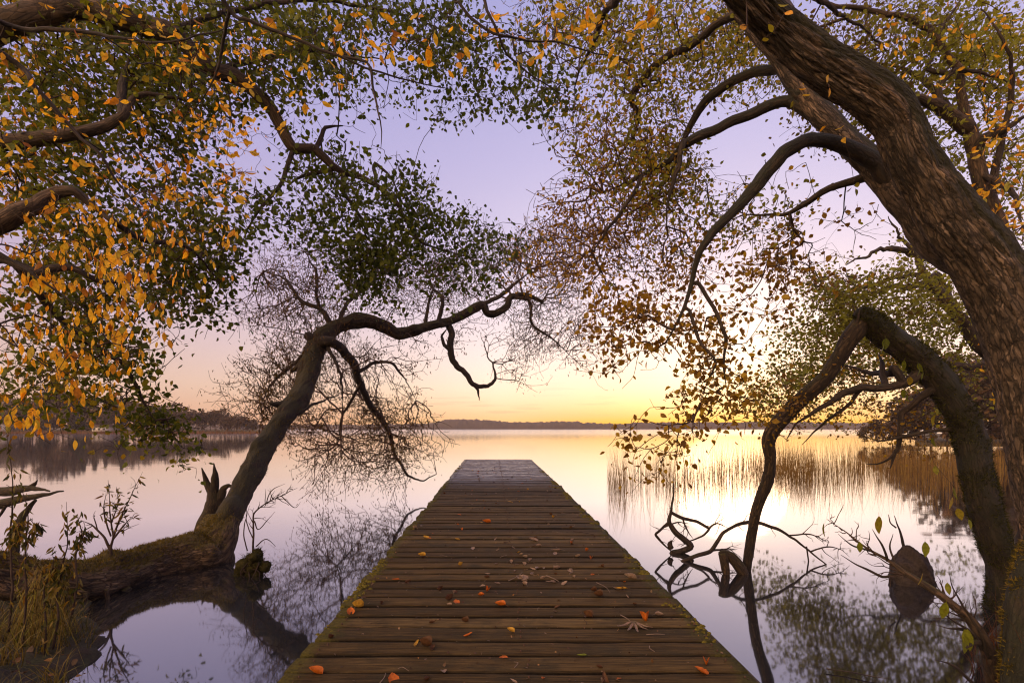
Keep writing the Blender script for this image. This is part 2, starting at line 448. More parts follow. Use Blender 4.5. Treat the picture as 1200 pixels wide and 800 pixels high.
def addc(a, fac, col):
    sc = N(nt, 'ShaderNodeVectorMath', operation='SCALE'); sc.inputs[0].default_value = col; nt.links.new(fac, sc.inputs['Scale'])
    ad = N(nt, 'ShaderNodeVectorMath', operation='ADD'); nt.links.new(a, ad.inputs[0]); nt.links.new(sc.outputs[0], ad.inputs[1]); return ad.outputs[0]
def decay(k): return math_(nt, 'POWER', math.e, math_(nt, 'MULTIPLY', math_(nt, 'ABSOLUTE', sep.outputs['Z']), -k))
db_ = N(nt, 'ShaderNodeVectorMath', operation='DOT_PRODUCT'); nt.links.new(nrm.outputs[0], db_.inputs[0]); db_.inputs[1].default_value = (-.70, -.65, .29)
back_fill = N(nt, 'ShaderNodeMapRange', interpolation_type='SMOOTHSTEP'); back_fill.inputs['From Min'].default_value = .25; back_fill.inputs['From Max'].default_value = 1.0
nt.links.new(db_.outputs['Value'], back_fill.inputs['Value'])                   # warm fill light added to the unseen sky behind the eye, for bark and leaves
sky = addc(base, back_fill.outputs[0], (2.9, 1.78, .74))
sky = addc(sky, math_(nt, 'MULTIPLY', math_(nt, 'MINIMUM', glow(5), .64), decay(3.3)), (.98, .94, .84))
sky = addc(sky, math_(nt, 'MULTIPLY', glow(5), decay(21)), (-.08, -.46, -1.08))
sky = addc(sky, glow(60), (.09, .07, .04))
sky = addc(sky, glow(150), (.24, .18, .10))
# a few thin bars of cloud low in the west
mpc = N(nt, 'ShaderNodeMapping'); mpc.inputs['Scale'].default_value = (5, 5, 70); nt.links.new(nrm.outputs[0], mpc.inputs['Vector'])
nc = N(nt, 'ShaderNodeTexNoise', i_Scale=1.3, i_Detail=4.0); nt.links.new(mpc.outputs[0], nc.inputs['Vector'])
cl = ramp(nt, [(.60, (0, 0, 0)), (.70, (1, 1, 1))], nc.outputs['Fac']).outputs[0]
band = ramp(nt, [(.01, (0, 0, 0)), (.03, (1, 1, 1)), (.07, (.5, .5, .5)), (.12, (0, 0, 0))], sep.outputs['Z']).outputs[0]
sky = mixc(nt, math_(nt, 'MULTIPLY', math_(nt, 'MULTIPLY', cl, band), .28), sky, srgb(225, 160, 120))
nis = nt.nodes.new('ShaderNodeTexSky'); nis.sky_type = 'NISHITA'; nis.sun_disc = False
nis.sun_elevation = SUN_EL; nis.sun_rotation = SUN_AZ; nis.air_density = 1.2; nis.dust_density = 2.0
ns = N(nt, 'ShaderNodeVectorMath', operation='SCALE'); nt.links.new(nis.outputs[0], ns.inputs[0]); ns.inputs['Scale'].default_value = .012
ad = N(nt, 'ShaderNodeVectorMath', operation='ADD'); nt.links.new(sky, ad.inputs[0]); nt.links.new(ns.outputs[0], ad.inputs[1])
nt.links.new(ad.outputs[0], bg.inputs['Color']); nt.links.new(bg.outputs[0], wo.inputs[0])

sl = bpy.data.lights.new('sun', 'SUN'); sl.energy = .04; sl.angle = math.radians(11); sl.color = (1, .62, .34)
so = bpy.data.objects.new('sun', sl); COL.objects.link(so); so.rotation_euler = Vector(SD).to_track_quat('Z', 'Y').to_euler(); so.location = (0, 0, 30)

# ------------------------------------------------------------------ water
m_water, nt, out = mat_new('lake_water')
fr = N(nt, 'ShaderNodeFresnel', i_IOR=1.33)
mr = N(nt, 'ShaderNodeMapRange'); mr.inputs['From Min'].default_value = .02; mr.inputs['From Max'].default_value = .42; mr.inputs['To Min'].default_value = .22; mr.inputs['To Max'].default_value = .97; mr.clamp = True
nt.links.new(fr.outputs[0], mr.inputs['Value'])
tcn = N(nt, 'ShaderNodeTexCoord')
mpw = N(nt, 'ShaderNodeMapping'); mpw.inputs['Scale'].default_value = (.35, 1.0, 1); nt.links.new(tcn.outputs['Object'], mpw.inputs['Vector'])
nw = N(nt, 'ShaderNodeTexNoise', i_Scale=.55, i_Detail=4.0, i_Roughness=.55); nt.links.new(mpw.outputs[0], nw.inputs['Vector'])
swp = N(nt, 'ShaderNodeSeparateXYZ'); nt.links.new(tcn.outputs['Object'], swp.inputs[0])
far_ = N(nt, 'ShaderNodeMapRange', interpolation_type='SMOOTHSTEP'); far_.inputs['From Min'].default_value = 45; far_.inputs['From Max'].default_value = 170; far_.inputs['To Min'].default_value = .04; far_.inputs['To Max'].default_value = .14
nt.links.new(swp.outputs['Y'], far_.inputs['Value'])                       # a light breeze ruffles the open lake, the bay is calm
bw = N(nt, 'ShaderNodeBump', i_Strength=.25, i_Distance=.012); nt.links.new(nw.outputs['Fac'], bw.inputs['Height'])
gl = N(nt, 'ShaderNodeBsdfGlossy', i_Roughness=.04); gl.inputs['Color'].default_value = (.94, .945, .97, 1)
df = N(nt, 'ShaderNodeBsdfDiffuse'); df.inputs['Color'].default_value = (.018, .02, .022, 1)
nt.links.new(bw.outputs[0], gl.inputs['Normal']); nt.links.new(far_.outputs[0], gl.inputs['Roughness'])
mx = N(nt, 'ShaderNodeMixShader'); nt.links.new(mr.outputs[0], mx.inputs[0]); nt.links.new(df.outputs[0], mx.inputs[1]); nt.links.new(gl.outputs[0], mx.inputs[2])
nt.links.new(mx.outputs[0], out.inputs[0])
S = 2400
tag(mesh_np('lake_water', [[-S, -60, 0], [S, -60, 0], [S, 1090, 0], [-S, 1090, 0]], [np.array([[0, 1, 2, 3]])], m_water, smooth=False), 'calm lake at dusk mirroring the sky', None, None, 'structure')

# ------------------------------------------------------------------ near bank
def land_s(x, y):
    xl = np.interp(y, [-2, 1.0, 2.0, 2.9, 3.6, 4.4, 5.2, 6.2, 7.2, 8.5, 12], [-1.2, -1.8, -2.25, -2.5, -2.95, -3.65, -4.5, -6.0, -7.8, -11, -24])
    xr = np.interp(y, [-2, 1.0, 2.0, 2.9, 3.6, 4.4, 5.2, 6.0, 7.0, 9, 12], [1.2, 2.1, 2.75, 3.05, 3.4, 4.15, 5.2, 6.8, 9.0, 14, 22])
    return np.maximum(np.maximum((xl - x) * .85, (x - xr) * .85), .7 - y)
xs = np.concatenate([np.linspace(-60, -9, 22), np.linspace(-8.8, 8.8, 330), np.linspace(9, 60, 22)])
ys = np.concatenate([np.linspace(-50, -2, 20), np.linspace(-1.9, 10, 240), np.linspace(10.5, 13, 6)])
X, Y = np.meshgrid(xs, ys)
nzv = np.array([nz((a, b, 0), .9) + .5 * nz((a, b, 4), 2.6) for a, b in zip(X.ravel(), Y.ravel())]).reshape(X.shape)
nzf = np.array([nz((a, b, 9), 7) for a, b in zip(X.ravel(), Y.ravel())]).reshape(X.shape)
Sg = land_s(X, Y) + nzv * .16
def hmul(x, y):
    t = np.clip((np.asarray(y) - 2.7) / 1.4, 0, 1); return .34 * (1 - .85 * t * t * (3 - 2 * t) * (np.asarray(x) < 0))
Z = np.where(Sg > 0, hmul(X, Y) * (1 - np.exp(-Sg / .22)) + np.minimum(Sg, 6) * .05 * (hmul(X, Y) / .34), Sg * .6)
Z = np.maximum(Z, -.8) + (nzv * .07 + nzf * .05) * (Sg > -.1)
def ground(x, y):
    s = float(land_s(np.array(x), np.array(y))) + (nz((x, y, 0), .9) + .5 * nz((x, y, 4), 2.6)) * .16
    m = float(hmul(x, y)); return m * (1 - math.exp(-s / .22)) + min(s, 6) * .05 * m / .34 if s > 0 else max(s * .6, -.8)
ny, nx = X.shape
i = np.arange(ny - 1)[:, None] * nx + np.arange(nx - 1)[None, :]
m_bank, nt, out = mat_new('bank_soil')
tcn = N(nt, 'ShaderNodeTexCoord')
n1 = N(nt, 'ShaderNodeTexNoise', i_Scale=3.5, i_Detail=8.0, i_Roughness=.7); nt.links.new(tcn.outputs['Object'], n1.inputs['Vector'])
n2 = N(nt, 'ShaderNodeTexNoise', i_Scale=38.0, i_Detail=6.0, i_Roughness=.7); nt.links.new(tcn.outputs['Object'], n2.inputs['Vector'])
cb = mixc(nt, ramp(nt, [(.42, (0, 0, 0)), (.62, (1, 1, 1))], n1.outputs['Fac']).outputs[0], ramp(nt, [(.3, (.010, .007, .004)), (.7, (.050, .032, .017))], n2.outputs['Fac']).outputs[0],
          ramp(nt, [(.3, (.012, .018, .004)), (.7, (.05, .055, .012))], n2.outputs['Fac']).outputs[0])
b = N(nt, 'ShaderNodeBsdfPrincipled', i_Roughness=.9); nt.links.new(cb, b.inputs['Base Color'])
bp = N(nt, 'ShaderNodeBump', i_Strength=.8, i_Distance=.03); nt.links.new(n2.outputs['Fac'], bp.inputs['Height']); nt.links.new(bp.outputs[0], b.inputs['Normal']); nt.links.new(b.outputs[0], out.inputs[0])
tag(mesh_np('bank_terrain', np.stack([X, Y, Z], -1).reshape(-1, 3), [np.stack([i, i + 1, i + nx + 1, i + nx], -1).reshape(-1, 4)], m_bank), 'dark earth bank of the lake under the trees', None, None, 'structure')

# ------------------------------------------------------------------ jetty
HD = H - DZ
EL_ = [(545, 538), (524, 560), (503.5, 590), (484, 614), (465, 639), (430, 677), (393, 719), (357, 759), (320, 800)]
ER_ = [(622, 538), (645, 560), (676, 590), (701, 614), (731, 639), (767, 677), (807, 719), (846, 759), (885, 800)]
def edge(tbl):
    q = np.array([on_plane(a, b_, DZ) for a, b_ in tbl])[::-1]
    return q
eL, eR = edge(EL_), edge(ER_)
fL = np.polyfit(eL[:, 1], eL[:, 0], 2); fR = np.polyfit(eR[:, 1], eR[:, 0], 2)
xL = lambda y: np.polyval(fL, y) if y > 2.5 else np.polyval(fL, 2.5)
xR = lambda y: np.polyval(fR, y) if y > 2.5 else np.polyval(fR, 2.5)
YEND = on_plane(580, 538, DZ)[1]
rng = np.random.default_rng(5)
m_plank, nt, out = mat_new('weathered_planks')
at = N(nt, 'ShaderNodeAttribute', attribute_name='tc'); a2 = N(nt, 'ShaderNodeAttribute', attribute_name='rnd'); a3 = N(nt, 'ShaderNodeAttribute', attribute_name='edge'); a4 = N(nt, 'ShaderNodeAttribute', attribute_name='wet')
mp = N(nt, 'ShaderNodeMapping'); mp.inputs['Scale'].default_value = (1.6, 26, 26); nt.links.new(at.outputs['Vector'], mp.inputs['Vector'])
n1 = N(nt, 'ShaderNodeTexNoise', i_Scale=1.6, i_Detail=7.0, i_Roughness=.68, i_Distortion=.7); nt.links.new(mp.outputs[0], n1.inputs['Vector'])
n2 = N(nt, 'ShaderNodeTexNoise', i_Scale=3.2, i_Detail=5.0, i_Roughness=.65); nt.links.new(at.outputs['Vector'], n2.inputs['Vector'])
n3 = N(nt, 'ShaderNodeTexNoise', i_Scale=70.0, i_Detail=4.0, i_Roughness=.7); nt.links.new(at.outputs['Vector'], n3.inputs['Vector'])
wood = ramp(nt, [(.28, (.024, .015, .005)), (.47, (.088, .058, .021)), (.62, (.138, .094, .036)), (.8, (.215, .158, .070))], n1.outputs['Fac']).outputs[0]
mpg = N(nt, 'ShaderNodeMapping'); mpg.inputs['Scale'].default_value = (4, 150, 150); nt.links.new(at.outputs['Vector'], mpg.inputs['Vector'])
ng = N(nt, 'ShaderNodeTexNoise', i_Scale=1.0, i_Detail=5.0, i_Roughness=.7); nt.links.new(mpg.outputs[0], ng.inputs['Vector'])
wood = mixc(nt, 1.0, wood, ramp(nt, [(.32, (.42, .40, .38)), (.5, (1, 1, 1)), (.68, (1.6, 1.5, 1.4))], ng.outputs['Fac']).outputs[0], 'MULTIPLY')
wood = mixc(nt, 1.0, wood, ramp(nt, [(0, (.62, .58, .52)), (.45, (.95, .89, .80)), (.8, (1.2, 1.12, 1.0)), (1, (1.4, 1.38, 1.36))], a2.outputs['Fac']).outputs[0], 'MULTIPLY')
spl = N(nt, 'ShaderNodeMapping'); spl.inputs['Scale'].default_value = (.9, 34, 34); nt.links.new(at.outputs['Vector'], spl.inputs['Vector'])
nsp = N(nt, 'ShaderNodeTexNoise', i_Scale=1.3, i_Detail=2.0, i_Roughness=.4); nt.links.new(spl.outputs[0], nsp.inputs['Vector'])
split = ramp(nt, [(0, (1, 1, 1)), (.022, (0, 0, 0))], math_(nt, 'ABSOLUTE', math_(nt, 'SUBTRACT', nsp.outputs['Fac'], .5))).outputs[0]
wood = mixc(nt, math_(nt, 'MULTIPLY', split, ramp(nt, [(.45, (0, 0, 0)), (.6, (.85, .85, .85))], n2.outputs['Fac']).outputs[0]), wood, (.012, .008, .005))
wood = mixc(nt, ramp(nt, [(.5, (0, 0, 0)), (.68, (.75, .75, .75))], n2.outputs['Fac']).outputs[0], wood, (.035, .028, .012))
a5 = N(nt, 'ShaderNodeAttribute', attribute_name='rot')  # long plank edges painted near black to shade the gaps
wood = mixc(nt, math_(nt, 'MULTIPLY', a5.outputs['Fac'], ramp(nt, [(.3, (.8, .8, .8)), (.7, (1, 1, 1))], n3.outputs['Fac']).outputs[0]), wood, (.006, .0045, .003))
ms = math_(nt, 'ADD', math_(nt, 'MULTIPLY', a3.outputs['Fac'], .62), math_(nt, 'MULTIPLY', math_(nt, 'ADD', n2.outputs['Fac'], math_(nt, 'MULTIPLY', n3.outputs['Fac'], .6)), .5))
wood = mixc(nt, 1.0, wood, (.80, .83, .84), 'MULTIPLY')
msf = ramp(nt, [(.70, (0, 0, 0)), (.88, (.9, .9, .9))], ms).outputs[0]
wood = mixc(nt, msf, wood, ramp(nt, [(.3, (.02, .022, .004)), (.7, (.10, .085, .015))], n3.outputs['Fac']).outputs[0])
b = N(nt, 'ShaderNodeBsdfPrincipled'); nt.links.new(wood, b.inputs['Base Color'])
rr = N(nt, 'ShaderNodeMapRange'); rr.inputs['To Min'].default_value = .8; rr.inputs['To Max'].default_value = .20
nt.links.new(math_(nt, 'MULTIPLY', a4.outputs['Fac'], ramp(nt, [(.35, (.2, .2, .2)), (.6, (1, 1, 1))], n2.outputs['Fac']).outputs[0]), rr.inputs['Value'])
nt.links.new(rr.outputs[0], b.inputs['Roughness']); nt.links.new(math_(nt, 'ADD', math_(nt, 'MULTIPLY', a4.outputs['Fac'], .75), .08), b.inputs['Specular IOR Level'])
bp = N(nt, 'ShaderNodeBump', i_Strength=.9, i_Distance=.012); nt.links.new(math_(nt, 'ADD', math_(nt, 'ADD', n1.outputs['Fac'], math_(nt, 'MULTIPLY', ng.outputs['Fac'], .5)), math_(nt, 'MULTIPLY', n3.outputs['Fac'], .35)), bp.inputs['Height']); nt.links.new(bp.outputs[0], b.inputs['Normal'])
nt.links.new(b.outputs[0], out.inputs[0])

jetty = thing('jetty', 'long weathered wooden plank jetty running straight out into the calm lake', 'jetty', (0.0, 2.0, 0))
mb = MB(); PITCH = .205; y0 = -.6; k = 0; planks = []
y = y0
while y < YEND - .08:
    pw = PITCH * rng.uniform(.93, 1.07); gap = rng.uniform(.016, .036)
    planks.append((y, y + pw - gap)); y += pw
    k += 1
for k, (ya, yb) in enumerate(planks):
    yb = min(yb, YEND)
    yc = (ya + yb) / 2
    jl, jr = rng.normal(0, .014, 2)
    if rng.random() < .08: jr += rng.uniform(.0, .05)
    if 11.0 < yc < 11.45: jr += .05
    xa, xb = xL(yc) + jl, xR(yc) + jr
    n = 30; t = np.linspace(0, 1, n); x = xa + (xb - xa) * t
    tw = rng.normal(0, .004, 2); skew = rng.normal(0, .005)
    e1 = np.array([nz((q * 3, k * 7.3, 1)) + .6 * nz((q * 14, k * 7.3, 2)) for q in x]) * .006
    e2 = np.array([nz((q * 3, k * 7.3, 5)) + .6 * nz((q * 14, k * 7.3, 6)) for q in x]) * .006
    up = DZ + rng.normal(0, .0035) + np.array([nz((q * 1.2, k * 3.3, 8)) for q in x]) * .006 + tw[0] * (t - .5)
    th = .045; c = .008
    prof = []
    dy = skew * (t - .5)
    ya_, yb_ = ya + e1 + dy, yb + e2 + dy
    chip = np.array([max(0, nz((q * 9, k * 5.1, 12)) - .25) for q in x]) * .03
    rowsv = [(ya_, up - th), (ya_, up - c - chip * .5), (ya_ + c + chip, up), (ya_ * .88 + yb_ * .12 + chip, up + .001), (ya_ * .12 + yb_ * .88, up + .001), (yb_ - c, up), (yb_, up - c), (yb_, up - th)]
    R = len(rowsv)
    V = np.stack([np.stack([x, a_ if np.ndim(a_) else np.full(n, a_), z_], -1) for a_, z_ in rowsv], 0).reshape(-1, 3)
    ii = np.arange(R)[:, None] * n + np.arange(n - 1)[None, :]; i2 = ((np.arange(R) + 1) % R)[:, None] * n + np.arange(n - 1)[None, :]
    fq = np.stack([ii, ii + 1, i2 + 1, i2], -1).reshape(-1, 4)
    capa = np.array([[0, n, 2 * n, 7 * n], [2 * n, 3 * n, 4 * n, 7 * n], [4 * n, 5 * n, 6 * n, 7 * n]])
    capb = (capa + n - 1)[:, ::-1]
    tc = V.copy(); tc[:, 1] += k * 3.7; tc[:, 0] += rng.random() * 20
    ed = np.minimum(V[:, 0] - xa, xb - V[:, 0]); ed = np.exp(-np.maximum(ed, 0) / .16)
    rot = np.concatenate([np.full(n, v_) for v_ in (1, 1, .25, 0, 0, .15, 1, 1)])  # how much painted gap shade each row of the plank profile takes
    mb.add(V, [fq, capa, capb], tc=tc, rot=rot, rnd=rng.random(), edge=ed, wet=min(1, max(0.06, (yc - 10.5) / 3.5)))  # rot carries the painted gap shade of the plank edges
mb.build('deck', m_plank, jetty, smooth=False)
nb = MB()
for ya, yb in planks:
    for fx, o_ in ((xL, .10), (xR, -.06), (lambda q: (xL(q) + xR(q)) / 2, .05)):
        for f_ in (.28, .72):
            yc = ya + (yb - ya) * f_ + rng.normal(0, .008); xc = fx(yc) + o_ + rng.normal(0, .012); t = np.linspace(0, 2 * math.pi, 9)[:-1]
            nb.add(np.vstack([np.stack([xc + .0055 * np.cos(t), yc + .0055 * np.sin(t), np.full(8, DZ + .002)], 1), np.stack([xc + .004 * np.cos(t), yc + .004 * np.sin(t), np.full(8, DZ + .0125)], 1), [[xc, yc, DZ + .0135]]]), [np.stack([np.arange(8), (np.arange(8) + 1) % 8, (np.arange(8) + 1) % 8 + 8, np.arange(8) + 8], 1), np.stack([np.arange(8) + 8, (np.arange(8) + 1) % 8 + 8, np.full(8, 16)], 1)])
tag(nb.build('nails', plain_mat('rusty_nail', (.03, .014, .008), (.08, .035, .018), 80, .6), jetty), kind='stuff')
m_beam = plain_mat('dark_wet_timber', (.02, .013, .008), (.07, .047, .028), 12, .7)
def box(mb, a, b_, **kw):
    a, b_ = np.minimum(a, b_), np.maximum(a, b_)
    V = np.array([[x, y, z] for z in (a[2], b_[2]) for y in (a[1], b_[1]) for x in (a[0], b_[0])])
    mb.add(V, [np.array([[0, 2, 3, 1], [4, 5, 7, 6], [0, 1, 5, 4], [2, 6, 7, 3], [0, 4, 6, 2], [1, 3, 7, 5]])], **kw)
def rail(fx, off, wdt, z0, z1, name):
    yy = np.linspace(-.5, YEND - .03, 60); mbb = MB()
    xx = np.array([fx(q) for q in yy]) + off
    V = np.concatenate([np.stack([xx + dx, yy, np.full(60, z)], 1) for dx, z in ((0, z0), (wdt, z0), (wdt, z1), (0, z1))])
    ii = np.arange(4)[:, None] * 60 + np.arange(59)[None]; i2 = ((np.arange(4) + 1) % 4)[:, None] * 60 + np.arange(59)[None]
    mbb.add(V, [np.stack([ii, ii + 1, i2 + 1, i2], -1).reshape(-1, 4), np.array([[0, 60, 120, 180], [59, 239, 179, 119]])])
    return mbb.build(name, m_beam, jetty, smooth=False)
rail(xL, .05, .09, DZ - .22, DZ - .051, 'side_beam'); rail(xR, -.10, .085, DZ - .22, DZ - .051, 'side_beam')
rail(lambda q: (xL(q) + xR(q)) / 2, 0, .1, DZ - .22, DZ - .052, 'centre_beam')
rail(xR, .012, .03, DZ - .17, DZ - .03, 'side_board')
mbb = MB(); box(mbb, np.array([xL(YEND) + .02, YEND + .004, DZ - .2]), np.array([xR(YEND) - .02, YEND + .04, DZ - .004])); mbb.build('end_board', m_beam, jetty, smooth=False)
for yy in (2.6, 5.6, 8.6, 11.6, 14.6, 17.9):
    for fx, o_ in ((xL, .22), (xR, -.24)):
        V, fs, tc = tube(np.array([[fx(yy) + o_, yy, z] for z in np.linspace(-.9, DZ - .052, 8)]), np.full(8, .075), 12)
        mesh_np('post', V, fs, m_beam, jetty)
# moss cushions growing along the plank ends
m_moss = plain_mat('moss', (.05, .046, .008), (.19, .155, .026), 60, .95, .8, .1)
mo = MB(); 
for q in range(2200):
    yy = rng.uniform(2.4, 16.5); side = rng.random() < .55
    e = abs(rng.normal(0, .055)); x = xR(yy) + .01 - e if side else xL(yy) - .01 + e
    if nz((x, yy * 1.3, 3)) < -.02 + (.12 if not side else 0): continue
    r = rng.uniform(.006, .017) * (1.5 if 9 < yy < 13 and side else 1)
    t = np.linspace(0, 2 * math.pi, 7, endpoint=False)
    jit = rng.uniform(.7, 1.3, 7)
    V = np.concatenate([np.stack([x + r * 1.3 * jit * np.cos(t), yy + r * jit * np.sin(t), np.full(7, DZ - .004)], 1), np.stack([x + r * .7 * jit * np.cos(t), yy + r * .6 * jit * np.sin(t), np.full(7, DZ + r * .45)], 1), [[x, yy, DZ + r * .6]]])
    a = np.arange(7); a2_ = (a + 1) % 7
    mo.add(V, [np.stack([a, a2_, a2_ + 7, a + 7], 1), np.stack([a + 7, a2_ + 7, np.full(7, 14)], 1)])
o = mo.build('moss_fringe', m_moss, jetty); tag(o, kind='stuff')

# ------------------------------------------------------------------ bark and leaf materials
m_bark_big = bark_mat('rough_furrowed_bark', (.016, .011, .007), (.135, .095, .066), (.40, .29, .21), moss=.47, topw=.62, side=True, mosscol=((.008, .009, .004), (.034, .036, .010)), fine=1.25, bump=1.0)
m_bark_mossy = bark_mat('mossy_bark', (.010, .007, .004), (.036, .025, .014), (.085, .058, .034), moss=.92, mosscol=((.005, .006, .002), (.024, .026, .006)), bump=.7)
m_bark_root = bark_mat('mossy_brown_bark', (.010, .006, .003), (.060, .036, .017), (.18, .115, .055), moss=.58, mosscol=((.014, .013, .003), (.085, .070, .013)), fine=1.2, bump=.9)
m_bark_dark = bark_mat('dark_bark', (.018, .012, .008), (.055, .036, .024), (.13, .09, .06), moss=.18)
m_bark_gold_lit = bark_mat('golden_mossy_root_lit', (.018, .011, .005), (.19, .115, .055), (.52, .35, .19), moss=.42, mosscol=((.05, .04, .008), (.26, .19, .035)), fine=1.2, bump=1.0)  # golden moss on root bark whose colour is brightened to look warmly lit
m_bark_brown = bark_mat('brown_bark', (.025, .015, .009), (.095, .06, .034), (.20, .13, .08), moss=.22)
m_twig = plain_mat('twig_bark', (.022, .013, .009), (.06, .036, .024), 20, .8)
m_twig_red = plain_mat('reddish_twig_bark', (.04, .022, .016), (.10, .055, .038), 20, .8)
m_leaf_green = leaf_mat('alder_leaf', [(0, (.05, .075, .009)), (.4, (.105, .145, .016)), (.75, (.21, .24, .024)), (.92, (.38, .28, .022)), (1, (.50, .25, .016))], .52)
m_leaf_yellow = leaf_mat('autumn_yellow_leaf', [(0, (.30, .11, .014)), (.1, (.60, .27, .018)), (.3, (.84, .46, .028)), (.65, (.92, .58, .038)), (.86, (.92, .62, .055)), (1, (.36, .34, .05))], .58)
m_leaf_olive = leaf_mat('turning_leaf', [(0, (.13, .085, .018)), (.25, (.17, .19, .024)), (.7, (.31, .33, .036)), (.9, (.50, .40, .034)), (1, (.58, .31, .02))], .55)
m_leaf_brown = leaf_mat('backlit_brown_leaf', [(0, (.15, .075, .014)), (.4, (.30, .17, .022)), (.8, (.44, .29, .028)), (1, (.58, .38, .03))], .62)
m_leaf_willow = leaf_mat('small_willow_leaf', [(0, (.05, .034, .012)), (.6, (.11, .075, .018)), (1, (.24, .13, .025))], .4)
T_SMALL = leaf_template(.74, .10, .10); T_NARROW = leaf_template(.30, .04, .15); T_FINE = leaf_template(.50, .12, .12, .22, True)

def hangf(lp):
    py = HY - (lp[:, 2] - H) / lp[:, 1] * F
    return np.interp(py, [150, 330], [.30, .80])[:, None]

def crown(tree, skel, regions, rng, leaf, twig, gaps=(), bf=.25, clump=.5, cs=1.0, r0=.0016, rmax=.03, hang=.35, size=(.035, .055), per=3.0, spread=.09, tmpl=T_SMALL,
          sides=4, rndf=None, droop=.05, name='crown', nup=0.0, seed=0.0, dens=1.0, maxlen=.5):
    sk = np.vstack([s[:, :3] for s in skel])
    att = sample([q[:6] + (int(q[6] * dens),) for q in regions], rng, gaps, clump, cs, seed)
    pos, par, order = grow(sk, att, bf, maxlen)
    M = len(sk)
    tag(twig_mesh('twigs', pos, par, order, M, twig, tree, rng, r0=r0, rmax=rmax, sides=sides, droop=droop)[0], kind='stuff')
    idx = np.array(order); n = rng.poisson(per, len(idx))
    e = np.repeat(idx, n); t = rng.uniform(.25, 1.1, len(e))[:, None]
    lp = pos[par[e]] * (1 - t) + pos[e] * t + rng.normal(0, spread, (len(e), 3)) * np.array([1, 1, .8])
    if gaps:
        px = CX + lp[:, 0] / lp[:, 1] * F; py = HY - (lp[:, 2] - H) / lp[:, 1] * F
        k = np.ones(len(lp), bool)
        for g in gaps: k &= ~in_poly(px + rng.normal(0, 12, len(px)), py + rng.normal(0, 12, len(px)), g)
        lp = lp[k]
    sz = rng.uniform(size[0], size[1], len(lp)) * rng.uniform(.8, 1.15, len(lp))
    rn = rng.random(len(lp)) if rndf is None else rndf(lp, rng)
    o = leaves(name, lp, sz, hang(lp) if callable(hang) else hang, leaf, tree, rng, tmpl, rn, nup)
    return pos, par, order, lp

def fuzz(parent, V, cen, count, ln, mat, seed, cond, wid=.006, name='moss'):
    """short moss and lichen shoots standing off a stem; V (rings, sides, 3), cen (rings, 3); cond picks where they grow"""
    r = np.random.default_rng(seed); nr, ns = V.shape[:2]
    i = r.integers(0, nr - 1, count); j = r.integers(0, ns, count); u = r.random((count, 1)); v = r.random((count, 1))
    p = (V[i, j] * (1 - u) + V[i + 1, j] * u) * (1 - v) + (V[i, (j + 1) % ns] * (1 - u) + V[i + 1, (j + 1) % ns] * u) * v
    nrm_ = p - cen[i]; nrm_ /= np.linalg.norm(nrm_, axis=1)[:, None]
    patch = np.array([nz(q, 4.5) + .5 * nz(q, 13) for q in p])
    k = cond(nrm_, p, patch, r); p, nrm_ = p[k], nrm_[k]; n = len(p)
    if not n: return
    dv = nrm_ + r.normal(0, .55, (n, 3)) + np.array([0, 0, .25]); dv /= np.linalg.norm(dv, axis=1)[:, None]
    sv = np.cross(dv, r.normal(size=(n, 3))); sv /= np.linalg.norm(sv, axis=1)[:, None]
    L_ = r.uniform(ln[0], ln[1], n)[:, None]; bend = r.normal(0, .3, (n, 3)) * L_
    W_ = np.stack([p - sv * wid / 2 - dv * .004, p + sv * wid / 2 - dv * .004, p + dv * L_ * .6 + bend * .3 + sv * wid * .35, p + dv * L_ * .6 + bend * .3 - sv * wid * .35, p + dv * L_ + bend], 1)
    off = (np.arange(n) * 5)[:, None, None]
    o = mesh_np(name, W_.reshape(-1, 3), [(np.array([[0, 1, 2, 3]])[None] + off).reshape(-1, 4), (np.array([[3, 2, 4]])[None] + off).reshape(-1, 3)], mat, parent, {'rnd': np.repeat(r.random(n), 5)})
    return tag(o, kind='stuff')

def shoots(tree, skel, lp, seed):
    sk_ = np.vstack([s[:, :3] for s in skel]); pos, par, order = grow(sk_, lp, .05)
    tag(twig_mesh('shoots', pos, par, order, len(sk_), m_twig, tree, np.random.default_rng(seed), r0=.0015, rmax=.004)[0], kind='stuff')

SKYWIN = [(490, 172), (530, 160), (585, 135), (640, 150), (668, 185), (655, 215), (630, 235), (612, 262), (588, 262), (560, 240), (530, 228), (505, 205)]
LOWWIN = [(206, 472), (196, 440), (214, 405), (250, 392), (287, 400), (283, 440), (290, 470), (300, 500), (250, 480)]
CENWIN = [(522, 470), (540, 462), (600, 465), (640, 440), (700, 455), (712, 500), (735, 560), (620, 580), (520, 510)]

m_moss_gold = leaf_mat('golden_moss', [(0, (.05, .045, .008)), (.5, (.15, .12, .018)), (.85, (.26, .20, .03)), (1, (.22, .13, .03))], .35, rough=.9)
m_moss_dark = leaf_mat('dark_moss', [(0, (.014, .017, .004)), (.6, (.040, .045, .008)), (1, (.10, .095, .015))], .3, rough=.9)
